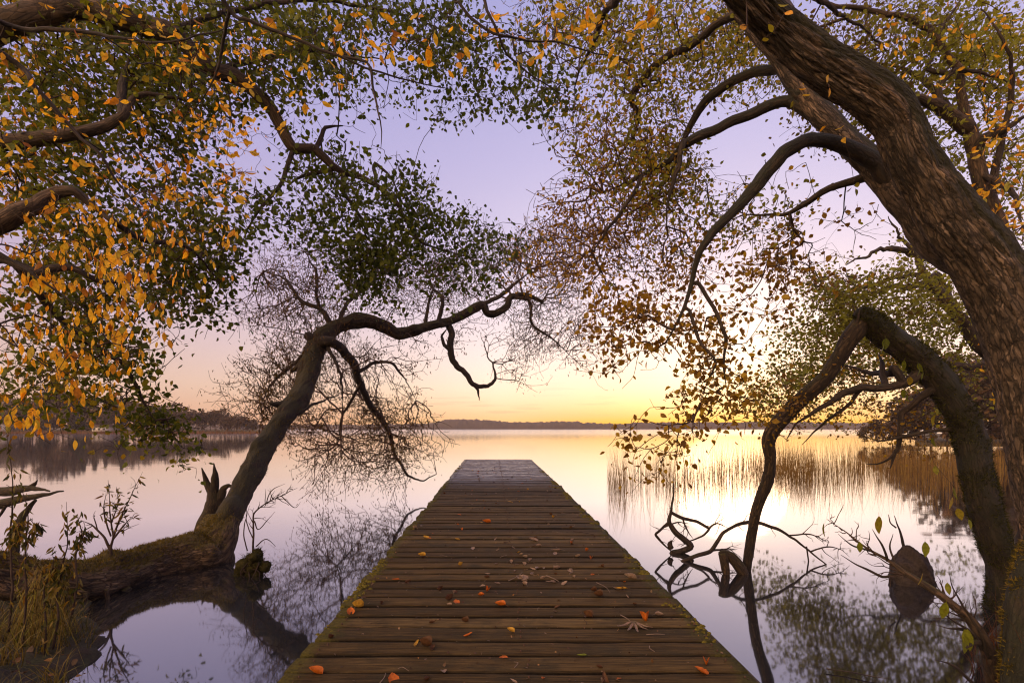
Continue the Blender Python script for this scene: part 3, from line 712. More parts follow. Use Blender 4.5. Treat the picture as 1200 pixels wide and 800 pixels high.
# ------------------------------------------------------------------ 1. the big leaning tree at the right
rng = np.random.default_rng(11)
base = P(1240, 745, 3.45); base[2] = ground(base[0], base[1]) - .1
t_big = thing('leaning_tree', 'massive leaning tree with deeply furrowed bark rising from the right bank', 'tree', base)
sk = []
B = base
trunk = [[B[0] + .05, B[1] + .02, B[2] - .25, .33], [B[0] + .02, B[1] + .01, B[2] + .05, .27]] + [list(v) for v in px_path(upright([(1240, 700, 3.45, 47), (1241, 640, 3.45, 44), (1228, 560, 3.44, 45), (1212, 460, 3.42, 46), (1191, 380, 3.4, 47),
        (1157, 312, 3.38, 43.5), (1120, 262, 3.35, 40), (1092, 221, 3.32, 35.5), (1066, 181, 3.28, 33), (1050, 143, 3.25, 32.5), (1022, 112, 3.2, 32), (985, 88, 3.18, 31), (950, 64, 3.15, 29), (910, 30, 3.1, 26), (878, -3, 3.0, 24), (835, -45, 2.9, 22), (780, -110, 2.8, 22), (700, -190, 2.7, 14)]))]
c = catmull(trunk, 560)
V, fs, tc = tube(c[:, :3], c[:, 3], 190, bark=.019, lump=.045, knots=.012, seed=2, freq=17)
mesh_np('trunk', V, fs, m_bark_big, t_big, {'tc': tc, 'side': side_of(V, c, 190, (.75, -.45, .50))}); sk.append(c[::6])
# root flare
for l_ in ([(1226, 600, 3.4, 22), (1208, 660, 3.36, 18), (1194, 720, 3.3, 18), (1186, 800, 3.25, 18), (1178, 850, 3.2, 14)], [(1232, 640, 3.45, 22), (1202, 690, 3.5, 13), (1184, 745, 3.52, 10), (1166, 800, 3.55, 6)]):
    q = px_path(upright(l_))
    c2 = catmull(q, 50); V, fs, tc = tube(c2[:, :3], c2[:, 3], 48, bark=.02, lump=.38, knots=.05, seed=5, freq=13)
    mesh_np('buttress_root', V, fs, m_bark_mossy, t_big, {'tc': tc})
    fuzz(t_big, V[:50 * 48].reshape(50, 48, 3), c2[:, :3], 9000, (.010, .035), m_moss_gold if l_[0][0] < 1230 else m_moss_dark, 4, lambda n_, p, q, r: (q > -.1 + .4 * r.random(len(p))))
limb('second_stem', upright([(1185, 345, 3.4, 14), (1150, 318, 3.42, 22), (1096, 284, 3.58, 28), (1055, 230, 3.7, 22), (1024, 196, 3.8, 19.5), (993, 165, 3.85, 18), (960, 130, 3.9, 16), (936, 98, 3.95, 13), (909, 67, 4.0, 11.5), (885, 38, 4.1, 10), (862, 6, 4.2, 8.5), (838, -40, 4.3, 7)]), m_bark_big, t_big, .03, 40, skel=sk, seed=3, bark=.012, freq=12, wob=.02)
limb('arching_branch', [(1058, 232, 3.75, 16), (1046, 216, 3.72, 12.5), (1029, 192, 3.7, 11), (1009, 180, 3.68, 9.5), (989, 171, 3.66, 8.5), (969, 164, 3.64, 7.5), (945, 165, 3.62, 7.5), (921, 178, 3.6, 8), (901, 198, 3.6, 8), (881, 225, 3.6, 7.5), (854, 253, 3.6, 7), (837, 270, 3.62, 6.5),
    (820, 296, 3.65, 5.5), (812, 326, 3.7, 4.8), (803, 356, 3.7, 4.2), (791, 383, 3.72, 3.2), (781, 400, 3.75, 2.2)], m_bark_mossy, t_big, .03, 20, skel=sk, seed=4, bark=.006, wob=.015)
for lst in ([(817, 330, 3.7, 2.6), (834, 356, 3.7, 2.4), (849, 393, 3.72, 2.2), (847, 427, 3.75, 1.8), (854, 461, 3.8, 1.2)], [(808, 363, 3.7, 2.2), (820, 400, 3.65, 2), (840, 424, 3.6, 1.6), (830, 445, 3.6, 1.2), (822, 470, 3.6, .9)]):
    limb('branch', lst, m_bark_dark, t_big, skel=sk, wob=.015)
limb('arching_branch', [(958, 138, 3.92, 9), (925, 118, 4.0, 6.5), (898, 127, 4.05, 6.5), (871, 137, 4.1, 6), (844, 148, 4.15, 5.5), (813, 159, 4.2, 5.5), (800, 168, 4.25, 5), (781, 189, 4.3, 4), (754, 204, 4.35, 3.4), (731, 216, 4.4, 2.8), (707, 229, 4.5, 2)], m_bark_mossy, t_big, skel=sk, seed=6, wob=.03)
limb('branch', [(754, 204, 4.35, 2.6), (737, 236, 4.3, 2.4), (712, 270, 4.3, 2), (690, 302, 4.3, 1.4)], m_bark_dark, t_big, skel=sk, wob=.03)
limb('branch', [(803, 165, 4.2, 4), (795, 190, 4.2, 3), (783, 225, 4.2, 2.5), (786, 262, 4.2, 2)], m_bark_dark, t_big, skel=sk, wob=.04)
limb('arching_branch', [(935, 110, 3.95, 8), (918, 81, 4.1, 6), (888, 84, 4.3, 5.5), (854, 101, 4.5, 5.2), (830, 116, 4.6, 5), (817, 135, 4.7, 4.5), (803, 162, 4.8, 4), (790, 195, 4.9, 3), (770, 230, 5.0, 2.2)], m_bark_mossy, t_big, skel=sk, seed=7, wob=.03)
limb('branch', [(868, 14, 4.18, 5), (835, 30, 4.3, 4.6), (800, 59, 4.6, 4.2), (771, 74, 4.8, 4), (751, 96, 5.0, 4), (737, 118, 5.1, 3.6), (748, 138, 5.2, 3.2), (741, 162, 5.3, 2.8), (720, 192, 5.4, 2.2), (704, 216, 5.5, 1.6)], m_bark_dark, t_big, skel=sk, wob=.03)
limb('branch', [(1020, 205, 3.8, 6), (996, 214, 3.9, 4.5), (969, 221, 4.0, 4), (942, 240, 4.1, 3.5), (918, 251, 4.2, 2.6), (868, 250, 4.4, 1.6)], m_bark_dark, t_big, skel=sk, wob=.03)
limb('branch', [(820, -60, 2.9, 10), (760, -30, 3.4, 7), (715, 10, 4.0, 4.5), (690, 60, 4.6, 3), (675, 110, 5.0, 2)], m_bark_dark, t_big, skel=sk, wob=.05)
limb('branch', [(930, 30, 3.1, 10), (900, -40, 3.8, 7), (930, -30, 4.6, 5), (990, 20, 5.2, 3), (1040, 60, 5.6, 2)], m_bark_dark, t_big, skel=sk, wob=.05)
GAPR = [SKYWIN, CENWIN, [(790, 120), (850, 128), (900, 150), (880, 205), (840, 238), (830, 200)], [(905, 150), (955, 170), (930, 200), (890, 215)], [(930, 268), (975, 255), (1050, 268), (1070, 300), (1000, 318), (940, 300)], [(730, 420), (790, 405), (800, 450), (760, 490), (715, 480)]]
crown(t_big, sk, [(770, 50, 130, 65, 4.0, 6.5, 620), (900, 60, 90, 70, 4.2, 6.5, 420), (760, 150, 110, 80, 4.0, 6.3, 420), (830, 230, 100, 80, 3.9, 6.0, 330), (700, 10, 90, 50, 4.5, 6.5, 160)],
      rng, m_leaf_olive, m_twig, GAPR, bf=.2, clump=.35, r0=.0021, size=(.028, .055), per=4.4, spread=.10, hang=.3, seed=3, rmax=.02, dens=1.35)
crown(t_big, sk, [(700, 230, 80, 85, 4.2, 6.2, 560), (740, 170, 90, 70, 4.2, 6.2, 300), (660, 290, 60, 60, 4.2, 5.8, 300), (760, 290, 70, 60, 4.2, 5.8, 220)],
      rng, m_leaf_brown, m_twig_red, GAPR, bf=.25, clump=.2, r0=.0022, size=(.022, .040), per=2.9, spread=.06, hang=.35, seed=5, rmax=.014, dens=1.3)
crown(t_big, sk, [(800, 360, 95, 85, 3.5, 4.8, 260), (745, 390, 60, 60, 3.6, 4.8, 150), (830, 460, 85, 60, 3.4, 4.6, 210), (770, 520, 45, 40, 3.5, 4.4, 75), (900, 330, 60, 70, 3.7, 4.8, 120), (690, 360, 40, 40, 3.8, 4.8, 60), (960, 290, 80, 40, 4, 5.0, 110)],
      rng, m_leaf_brown, m_twig, [GAPR[0], GAPR[3], GAPR[4], GAPR[5], [(522, 470), (600, 465), (640, 440), (690, 455), (712, 500), (716, 560), (620, 580), (520, 510)]], bf=.2, clump=.3, r0=.0018, size=(.030, .062), maxlen=.36, per=2.4, spread=.06, dens=1.25, hang=.45, seed=8, rmax=.01)
# a few bright leaves on the trunk's own shoots
lp = np.array([P(*q) for q in [(906, 38, 2.7), (893, 48, 2.75), (888, 56, 2.8), (969, 97, 2.85), (972, 103, 2.8), (978, 152, 3.3), (988, 162, 3.3), (968, 148, 3.3), (940, 112, 3.6), (930, 118, 3.6), (943, 90, 3.6), (1001, 218, 3.4), (820, 12, 2.7), (832, 20, 2.7), (812, 30, 2.7), (875, 30, 2.8), (912, 5, 2.6), (920, 15, 2.7), (930, 128, 3.6), (936, 104, 3.6)]])
shoots(t_big, sk, lp, 1)
leaves('foliage', lp, np.random.default_rng(3).uniform(.045, .065, len(lp)), .3, leaf_mat('lime_leaf', [(0, (.28, .26, .02)), (.5, (.45, .40, .03)), (1, (.85, .42, .03))], .5), t_big, np.random.default_rng(4), T_FINE)

# ------------------------------------------------------------------ 2. forked tree behind it, yellow
rng = np.random.default_rng(21)
b2 = P(1236, 640, 5.6); b2[2] = ground(b2[0], b2[1]) - .1
t_fork = thing('forked_tree', 'slim forked tree with yellow leaves standing behind the massive leaning tree', 'tree', b2)
sk = []
c0 = [list(b2) + [.15]] + [list(v) for v in px_path(upright([(1222, 500, 5.6, 14), (1195, 350, 5.6, 13), (1172, 275, 5.6, 12), (1157, 235, 5.6, 11.5), (1147, 189, 5.6, 11), (1139, 160, 5.6, 10.5), (1131, 135, 5.6, 8), (1127, 111, 5.6, 6.5), (1122, 81, 5.6, 6), (1104, 54, 5.6, 5.5), (1087, 34, 5.6, 5), (1060, 22, 5.6, 4.5), (1016, 13, 5.6, 3.8), (982, 8, 5.6, 3), (952, -4, 5.6, 2.2)]))]
limb('trunk', c0, m_bark_brown, t_fork, world=True, skel=sk, sides=24, wob=.03)
limb('limb', [(1136, 152, 5.6, 8.5), (1124, 142, 5.55, 8), (1104, 127, 5.5, 7), (1080, 116, 5.4, 6), (1060, 108, 5.3, 4)], m_bark_brown, t_fork, skel=sk, wob=.02)
for lst in ([(1144, 178, 5.6, 7), (1155, 162, 5.5, 5.5), (1178, 151, 5.4, 5), (1205, 135, 5.3, 4.5)], [(1100, 122, 5.5, 4), (1104, 98, 5.5, 3), (1120, 81, 5.5, 3), (1145, 84, 5.5, 2.6), (1180, 96, 5.5, 1.6)], [(1087, 80, 5.6, 2.5), (1097, 44, 5.7, 2.5), (1112, 20, 5.7, 2.2), (1130, -10, 5.7, 2)], [(1150, 200, 5.6, 4), (1185, 225, 5.3, 3), (1200, 270, 5.0, 2)], [(1160, 240, 5.6, 5), (1185, 120, 5.4, 3), (1180, 60, 5.2, 2.6), (1150, 10, 5.2, 2)], [(1140, 160, 5.6, 4), (1080, 90, 6.2, 3), (1010, 70, 6.4, 2)]):
    limb('branch', lst, m_bark_dark, t_fork, skel=sk, wob=.03)
yr = lambda lp, r: np.clip(r.random(len(lp)) * .55 + (CX + lp[:, 0] / lp[:, 1] * F - 1060) / 240 * .6, 0, 1)
crown(t_fork, sk, [(1050, 60, 110, 70, 5.0, 7.5, 520), (1150, 60, 90, 80, 5.7, 7.4, 420), (1180, 190, 60, 120, 5.7, 7.0, 300), (1000, 120, 60, 60, 5.2, 7.2, 180), (1090, 170, 60, 50, 5, 7, 140)], rng, m_leaf_olive, m_twig, (), bf=.2, clump=.3, r0=.0018,
      size=(.034, .070), per=5.0, spread=.10, dens=1.4, hang=.3, seed=12, rndf=yr)
crown(t_fork, sk, [(1178, 130, 36, 110, 3.6, 5.2, 80), (1170, 260, 45, 70, 4.0, 5.0, 60), (1185, 420, 40, 70, 4.6, 5.6, 40), (1100, 60, 90, 60, 3.9, 4.9, 50)], rng, m_leaf_yellow, m_twig, (), bf=.2, clump=.1, r0=.0012, size=(.05, .075), per=1.7, spread=.05, hang=.45, seed=15, tmpl=T_FINE, rmax=.008)

# ------------------------------------------------------------------ 3. broken, bowed tree dipping into the lake
rng = np.random.default_rng(31)
b3 = P(1183, 700, 4.9); b3[2] = ground(b3[0], b3[1]) - .1
t_brk = thing('broken_tree', 'mossy broken tree bent over in an arch with its stem end dipping into the water', 'tree', b3)
sk = []
tr = [[b3[0], b3[1], b3[2] - .2, .22]] + [list(v) for v in px_path(upright([(1178, 672, 4.9, 22), (1168, 641, 4.9, 21), (1154, 597, 4.9, 20), (1143, 548, 4.95, 20), (1133, 500, 5.0, 20), (1112, 462, 5.05, 20.5), (1088, 431, 5.1, 20), (1061, 409, 5.15, 18), (1037, 391, 5.2, 16), (1018, 374, 5.2, 13), (1006, 364, 5.2, 7)]))]
c = catmull(tr, 150); V, fs, tc = tube(c[:, :3], c[:, 3], 48, bark=.010, lump=.12, knots=.03, seed=8, freq=11); mesh_np('trunk', V, fs, m_bark_mossy, t_brk, {'tc': tc})
fuzz(t_brk, V[:150 * 48].reshape(150, 48, 3), c[:, :3], 22000, (.010, .040), m_moss_dark, 3, lambda n_, p, q, r: (q > -.25 + .4 * r.random(len(p)))); sk.append(c[::5])
wz = on_plane(874, 668, 0)
st = [list(v) for v in px_path([(1016, 372, 5.22, 10), (1003, 388, 5.25, 10), (992, 403, 5.3, 9.5), (979, 425, 5.35, 9.5), (965, 445, 5.4, 9.2), (942, 465, 5.5, 8.6), (925, 482, 5.6, 8.6), (909, 500, 5.65, 8.4), (901, 516, 5.7, 7.4), (903, 537, 5.75, 6.2), (900, 562, 5.85, 6.2), (887, 596, 6.0, 5.8), (880, 630, 6.15, 5.4)])] + [[wz[0], wz[1], 0, .054], [wz[0] - .05, wz[1] + .15, -.5, .05]]
c = catmull(st, 150); V, fs, tc = tube(c[:, :3], c[:, 3], 28, bark=.006, lump=.16, knots=.02, seed=9, freq=12); mesh_np('broken_stem', V, fs, m_bark_root, t_brk, {'tc': tc}); sk.append(c[::5])
for q in range(9):   # torn fibres at the break
    a_ = P(1010 + rng.uniform(-8, 10), 372 + rng.uniform(-4, 6), 5.2 + rng.uniform(-.07, .07)); b_ = a_ + np.array([rng.uniform(-.06, .03), rng.uniform(-.03, .03), rng.uniform(.03, .13)])
    limb('splinter', [list(a_ - (b_ - a_)) + [.016], list(a_) + [.013], list(b_) + [.002]], m_bark_brown, t_brk, .02, 6, world=True)
for lst in ([(1066, 447, 5.1, 6), (1050, 453, 5.15, 4.5), (1030, 456, 5.2, 4.5), (1008, 455, 5.25, 4.4), (985, 461, 5.3, 4), (965, 475, 5.3, 3.2), (945, 488, 5.35, 2.8), (930, 498, 5.4, 2.2), (920, 515, 5.4, 1.4)],
            [(1047, 430, 5.15, 4), (1043, 437, 5.3, 4), (1032, 436, 5.5, 3.4), (1020, 436, 5.7, 3), (1000, 428, 5.9, 2.4), (985, 428, 6.1, 1.6)],
            [(1037, 450, 5.2, 3.6), (1034, 440, 5.3, 3.4), (1034, 425, 5.4, 3), (1030, 415, 5.5, 2)],
            [(1095, 455, 5.05, 5), (1066, 478, 5.2, 3.6), (1056, 485, 5.25, 3.6), (1054, 505, 5.25, 3), (1052, 527, 5.3, 3), (1043, 537, 5.3, 2.4), (1030, 543, 5.35, 1.8), (1016, 543, 5.4, 1.2)],
            [(1050, 528, 5.3, 2.2), (1043, 548, 5.3, 1.4)], [(1125, 500, 5, 3), (1090, 505, 5.1, 2), (1060, 512, 5.2, 2), (1030, 516, 5.3, 1.4), (1010, 510, 5.4, 1)],
            [(1010, 455, 5.25, 2.4), (985, 480, 5.4, 2), (960, 500, 5.5, 1.6), (940, 520, 5.6, 1)]):
    limb('branch', lst, m_bark_dark, t_brk, .03, skel=sk, wob=.02)
crown(t_brk, sk, [(985, 480, 60, 30, 5.2, 6.4, 170), (910, 470, 45, 40, 5.0, 6.0, 120), (1060, 500, 60, 40, 5.2, 6.2, 110), (1020, 440, 60, 35, 5.2, 6.6, 120)], rng, m_leaf_brown, m_twig, (), bf=.3, clump=.2, r0=.0014, size=(.03, .045), per=2.6, spread=.06, hang=.3, seed=17, rmax=.008)
lp = np.array([P(*q) for q in [(1038, 396, 4.9), (1036, 402, 4.9), (1060, 422, 4.8), (1077, 430, 4.7), (1082, 436, 4.7), (1066, 441, 4.8), (1060, 456, 4.8), (1064, 462, 4.8), (1098, 478, 4.7), (1097, 485, 4.7), (1094, 512, 4.6), (1092, 535, 4.6), (1096, 545, 4.6), (1118, 570, 4.5), (1116, 582, 4.5), (1122, 595, 4.5), (1135, 608, 4.5), (1076, 425, 4.75)]])
shoots(t_brk, sk, lp, 2)
leaves('foliage', lp, np.random.default_rng(5).uniform(.07, .12, len(lp)), .75, leaf_mat('bright_green_leaf', [(0, (.12, .16, .012)), (.6, (.22, .25, .02)), (1, (.42, .30, .03))], .5), t_brk, np.random.default_rng(6), T_FINE)

# ------------------------------------------------------------------ 4. trees behind on the right shore (middle distance)
rng = np.random.default_rng(41)
b4 = np.array([14.4, 14.0, .2])
t_mid = thing('spreading_tree', 'dark spreading tree in the middle distance seen beyond the broken mossy arch', 'tree', b4)
sk = []
limb('trunk', [[14.4, 14, -.2, .26], [14.2, 14, 1.0, .22], [13.8, 13.9, 2.4, .2], [12.8, 13.8, 3.8, .17], [11.4, 13.6, 5.2, .13], [10.4, 13.5, 6.6, .045], [9.8, 13.4, 7.3, .008]], m_bark_dark, t_mid, .1, world=True, skel=sk, wob=.1)
for lst in ([(1140, 400, 13.9, 5), (1110, 350, 13.7, 4.5), (1085, 335, 13.5, 4), (1060, 334, 13.4, 3.4), (1010, 345, 13.2, 2.6), (970, 348, 13, 1.8)], [(1110, 345, 13.8, 4), (1095, 322, 13.6, 3.2), (1060, 322, 13.4, 2.6), (1000, 340, 13, 2), (960, 352, 12.6, 1.4)], [(1150, 430, 14, 4), (1090, 430, 13.5, 3), (1020, 440, 13.2, 2), (950, 440, 13, 1.4)], [(1090, 300, 13.8, 4), (1040, 290, 13.6, 3), (990, 310, 13.5, 2)]):
    limb('limb', lst, m_bark_dark, t_mid, .1, skel=sk, wob=.12)
crown(t_mid, sk, [(1040, 360, 90, 55, 11.5, 15.5, 520), (980, 400, 70, 50, 11.5, 15, 330), (930, 450, 60, 45, 12, 15, 200), (1110, 420, 60, 70, 12, 15.5, 240), (985, 335, 30, 40, 12, 14, 90), (1020, 300, 60, 40, 12, 15, 100)], rng, m_leaf_olive, m_twig, [[(930, 255), (975, 250), (1045, 260), (1060, 300), (1000, 312), (940, 300)]], bf=.25, clump=.4, cs=.6, r0=.003, rmax=.05,
      size=(.07, .12), per=6.5, maxlen=1.3, spread=.2, dens=1.4, hang=.3, seed=23, rndf=lambda lp, r: r.random(len(lp)) * .75)

# ------------------------------------------------------------------ 5. leaning willow on the left
rng = np.random.default_rng(51)
wb = P(236, 652, 6.6)
t_wil = thing('leaning_willow', 'nearly bare willow growing out of a mossy root and leaning over the lake', 'tree', [P(120, 690, 5.6)[0], 5.6, .1])
sk = []
root = px_path([(-75, 668, 4.3, 16), (-20, 668, 4.5, 19), (30, 676, 4.75, 18), (70, 681, 4.95, 21), (105, 680, 5.2, 20.5), (140, 671, 5.6, 18.5), (175, 659, 6.0, 20), (212, 650, 6.35, 21), (240, 644, 6.6, 22), (256, 628, 6.75, 19), (266, 608, 6.9, 16)])
c = catmull(root, 240); V, fs, tc = tube(c[:, :3], c[:, 3], 64, bark=.022, lump=.34, knots=.12, seed=11, freq=14); mesh_np('root', V, fs, m_bark_gold_lit, t_wil, {'tc': tc})
fuzz(t_wil, V[:240 * 64].reshape(240, 64, 3), c[:, :3], 26000, (.010, .038), m_moss_gold, 1, lambda n_, p, q, r: (n_[:, 2] > .05 + .5 * r.random(len(p)) - q * .8) & (p[:, 2] > .02))
for lst in ([(205, 672, 6.3, 8), (175, 690, 5.95, 8), (148, 698, 5.6, 8), (120, 699, 5.35, 7), (95, 694, 5.1, 6), (66, 690, 4.9, 5)], [(150, 690, 5.55, 6), (138, 706, 5.4, 5), (108, 722, 5.2, 4), (80, 735, 5.0, 3)],
            [(124, 690, 5.2, 2.2), (126, 715, 5.2, 2), (125, 735, 5.2, 1.8), (126, 752, 5.2, 1.4)], [(100, 695, 5.0, 2), (99, 712, 5.0, 1.6), (103, 724, 5.0, 1.2)], [(230, 665, 6.5, 9), (222, 690, 6.3, 6), (205, 705, 6.1, 4)],
            [(66, 690, 4.9, 9), (62, 715, 4.8, 8), (72, 738, 4.75, 5)], [(262, 640, 6.75, 10), (268, 662, 6.7, 8), (262, 680, 6.6, 6)]):
    limb('exposed_root', lst, m_bark_gold_lit, t_wil, .02, 12, wob=.03, bark=.008, lump=.2)
trunk = px_path(upright([(236, 654, 6.55, 27), (250, 636, 6.7, 22), (265, 611, 6.9, 17), (278, 587, 7.2, 15), (291, 560, 7.6, 14), (303, 536, 8.0, 13.6), (316, 513, 8.4, 13.2), (332, 490, 8.8, 12.6), (349, 466, 9.3, 12.6), (361, 442, 9.8, 12), (367, 416, 10.2, 12), (375, 398, 10.4, 11.5), (388, 387, 10.6, 9.5), (407, 379, 10.8, 8),
   (430, 376, 11.0, 7), (451, 383, 11.3, 7), (467, 391, 11.5, 6.8), (488, 386, 11.7, 6.2), (511, 380, 11.9, 5.8), (528, 376, 12.1, 5.2), (548, 366, 12.3, 4.8), (565, 357, 12.5, 4.4), (571, 367, 12.6, 4.2), (582, 367, 12.7, 4), (594, 359, 12.8, 3.8), (599, 348, 12.9, 3.4), (616, 346, 13.1, 2.6), (636, 354, 13.3, 1.8)]))
c = catmull(trunk, 330); V, fs, tc = tube(c[:, :3], c[:, 3], 48, bark=.018, lump=.2, knots=.07, seed=12, freq=16); mesh_np('trunk', V, fs, m_bark_root, t_wil, {'tc': tc})
fuzz(t_wil, V[:330 * 48].reshape(330, 48, 3), c[:, :3], 16000, (.012, .035), m_moss_gold, 2, lambda n_, p, q, r: (q > .12 + .3 * r.random(len(p))) & (p[:, 1] < 10)); sk.append(c[60::4])
for q_ in range(7):
    k_ = int(np.random.default_rng(200 + q_).integers(90, 230)); r_2 = np.random.default_rng(300 + q_); a_ = c[k_, :3]; dv = r_2.normal(size=3) * [1, .5, .6]; dv /= np.linalg.norm(dv); R_ = c[k_, 3]
    pts_ = np.array([a_, a_ + dv * R_ * 1.0, a_ + dv * (R_ + r_2.uniform(.03, .14)), a_ + dv * (R_ + r_2.uniform(.15, .3)) + [0, 0, .03]])
    g_ = catmull(pts_, 14); V, fs, tc = tube(g_, np.interp(np.linspace(0, 1, 14), [0, .45, .75, 1], [R_ * .8, R_ * .55, R_ * .28, R_ * .16]), 12, bark=.004, lump=.2, seed=q_); mesh_np('stub', V, fs, m_bark_root, t_wil, {'tc': tc})
for nm, lst in (('limb', [(372, 402, 10.3, 8), (386, 400, 10.2, 6), (400, 408, 10.4, 5.5), (413, 423, 10.8, 5), (420, 444, 11.2, 4.2), (434, 474, 11.8, 3.6), (451, 498, 12.4, 3), (461, 521, 12.9, 2.6), (466, 536, 13.1, 2.6), (477, 556, 13.3, 2.4), (496, 562, 13.4, 2), (511, 555, 13.5, 1.2)]),
    ('hooked_limb', [(524, 378, 12.1, 4.00), (530, 391, 12.1, 3.84), (528, 404, 12.1, 3.84), (530, 419, 12.15, 3.68), (542, 434, 12.2, 3.20), (555, 449, 12.3, 2.80), (572, 452, 12.4, 2.40), (581, 446, 12.5, 2.08), (577, 430, 12.6, 1.44), (569, 410, 12.7, 1.12), (565, 393, 12.8, 0.80)]),
    ('branch', [(556, 449, 12.3, 1.92), (561, 456, 12.3, 1.60), (562, 468, 12.3, 1.12)]), ('branch', [(529, 412, 12.1, 2.40), (520, 404, 12.0, 2.08), (518, 394, 12.0, 1.92), (524, 385, 12.05, 1.60)]),
    ('branch', [(565, 356, 12.5, 2.72), (589, 345, 12.5, 2.40), (602, 332, 12.5, 2.08), (623, 317, 12.4, 1.28)]), ('branch', [(600, 348, 12.9, 2.08), (621, 353, 13, 1.76), (624, 380, 13.2, 1.60), (643, 393, 13.4, 1.36), (670, 417, 13.6, 0.88)]),
    ('branch', [(420, 436, 11, 2.40), (440, 425, 11.3, 1.92), (461, 427, 11.7, 1.60), (474, 440, 12, 1.04), (488, 470, 12.3, 0.80)]), ('branch', [(400, 378, 10.7, 3.20), (402, 365, 10.8, 2.40), (413, 349, 11, 2.08), (437, 332, 11.3, 1.28), (450, 310, 11.5, 0.80)]),
    ('branch', [(390, 384, 10.6, 4.00), (375, 360, 10.6, 2.72), (351, 349, 10.6, 2.24), (331, 326, 10.7, 1.76), (307, 316, 10.8, 1.04)]), ('branch', [(374, 360, 10.6, 2.24), (371, 340, 10.6, 1.92), (371, 316, 10.7, 1.60), (354, 292, 10.8, 0.96)]),
    ('branch', [(364, 412, 10.2, 2.40), (337, 430, 10.2, 1.92), (314, 454, 10.2, 1.44), (304, 474, 10.2, 0.96)]), ('branch', [(334, 496, 8.8, 2.40), (371, 472, 9.2, 1.60), (400, 461, 9.6, 0.96)]),
    ('branch', [(514, 379, 11.9, 2.88), (518, 349, 12, 2.08), (508, 338, 12.2, 1.60), (502, 318, 12.4, 0.96)]), ('branch', [(498, 382, 11.8, 2.40), (503, 350, 12, 1.60), (515, 320, 12.3, 0.96)]),
    ('branch', [(424, 448, 11.2, 2.08), (405, 480, 11.4, 1.44), (395, 520, 11.6, 0.96)]), ('branch', [(380, 400, 10.3, 2.40), (400, 440, 10, 1.60), (402, 480, 10, 1.04)]), ('stub', [(372, 404, 10.3, 6.40), (363, 396, 10.2, 5.60), (361, 390, 10.2, 4.00)])):
    limb(nm, lst, m_bark_dark, t_wil, .05, skel=sk, wob=.05)
WG = [[(500, 430), (518, 410), (536, 440), (560, 470), (640, 470), (700, 450), (700, 600), (525, 600), (520, 500)], SKYWIN]
crown(t_wil, sk, [(345, 340, 55, 60, 9.8, 12, 420), (430, 330, 70, 50, 10.5, 12.5, 300), (400, 470, 100, 85, 10, 13.4, 1000), (330, 450, 45, 60, 9.6, 11, 260), (460, 490, 60, 75, 11.5, 13.5, 420), (600, 320, 75, 55, 12, 14, 480), (640, 375, 65, 55, 12.5, 14.5, 330), (560, 420, 50, 40, 12, 13.5, 150), (520, 330, 60, 45, 11.5, 13.5, 250), (650, 290, 40, 40, 12, 14, 120)],
      rng, m_leaf_willow, m_twig_red, WG, bf=.5, clump=.15, cs=.5, r0=.0036, rmax=.032, dens=3.7, size=(.045, .085), per=1.8, maxlen=.9, spread=.10, hang=.6, tmpl=T_NARROW, seed=29, droop=-.05)

# ------------------------------------------------------------------ 6. green alder reaching in from the left
rng = np.random.default_rng(61)
ab = np.array([-7.6, 5.0, .3]); ab[2] = ground(ab[0], ab[1]) - .1
t_ald = thing('green_alder', 'big dark green alder whose thick limbs arch in high from the left bank', 'tree', ab)
sk = []
limb('trunk', [[-7.6, 5, ab[2] - .2, .45], [-7.55, 5, 1.2, .36], [-7.3, 5, 3, .32], [-7.1, 5.1, 5, .28], [-6.9, 5.2, 7, .22], [-6.6, 5.4, 9, .14], [-6.2, 5.6, 11, .05]], m_bark_brown, t_ald, .08, 32, world=True, skel=sk, wob=.06, bark=.02)
limb('limb', [(-185, 110, 5.2, 22), (-90, 70, 5.3, 17), (0, 33, 5.4, 14.5), (34, 20, 5.4, 14), (68, 10, 5.45, 13), (101, 8, 5.5, 12.5), (135, 20, 5.5, 12), (169, 30, 5.6, 11.5), (196, 37, 5.6, 11), (216, 51, 5.7, 10), (236, 73, 5.8, 9.5), (256, 84, 5.9, 9), (277, 89, 6, 8.5), (297, 106, 6.1, 8), (314, 123, 6.2, 7.5), (327, 146, 6.3, 7), (344, 174, 6.4, 6.6), (368, 175, 6.5, 6), (388, 192, 6.6, 5.4), (402, 201, 6.7, 5), (420, 206, 6.8, 4.6), (444, 219, 6.9, 4.2), (464, 236, 7, 3.6), (478, 262, 7.1, 3.2), (494, 285, 7.2, 2.7), (528, 295, 7.3, 2), (552, 304, 7.4, 1.4)], m_bark_brown, t_ald, .04, 24, skel=sk, seed=13, wob=.015, bark=.01)
limb('limb', [(-220, 200, 5.1, 16), (-100, 185, 5.1, 12), (0, 168, 5.1, 9), (34, 164, 5.1, 8.5), (67, 159, 5.1, 8.5), (101, 153, 5.15, 8.5), (128, 146, 5.2, 8), (145, 133, 5.2, 7), (155, 116, 5.25, 6), (172, 109, 5.3, 5.2), (202, 113, 5.4, 4.2), (235, 120, 5.6, 3)], m_bark_brown, t_ald, .04, 18, skel=sk, seed=14, wob=.02, bark=.008)
limb('limb', [(-240, 330, 4.9, 24), (-120, 300, 4.7, 19), (-40, 275, 4.5, 16), (0, 262, 4.5, 15), (22, 247, 4.5, 13.5), (44, 239, 4.55, 12), (67, 224, 4.6, 10), (88, 223, 4.6, 9), (101, 234, 4.65, 8), (118, 250, 4.7, 6.5), (128, 258, 4.7, 5), (150, 268, 4.8, 3)], m_bark_brown, t_ald, .03, 24, skel=sk, seed=15, wob=.015, bark=.01)
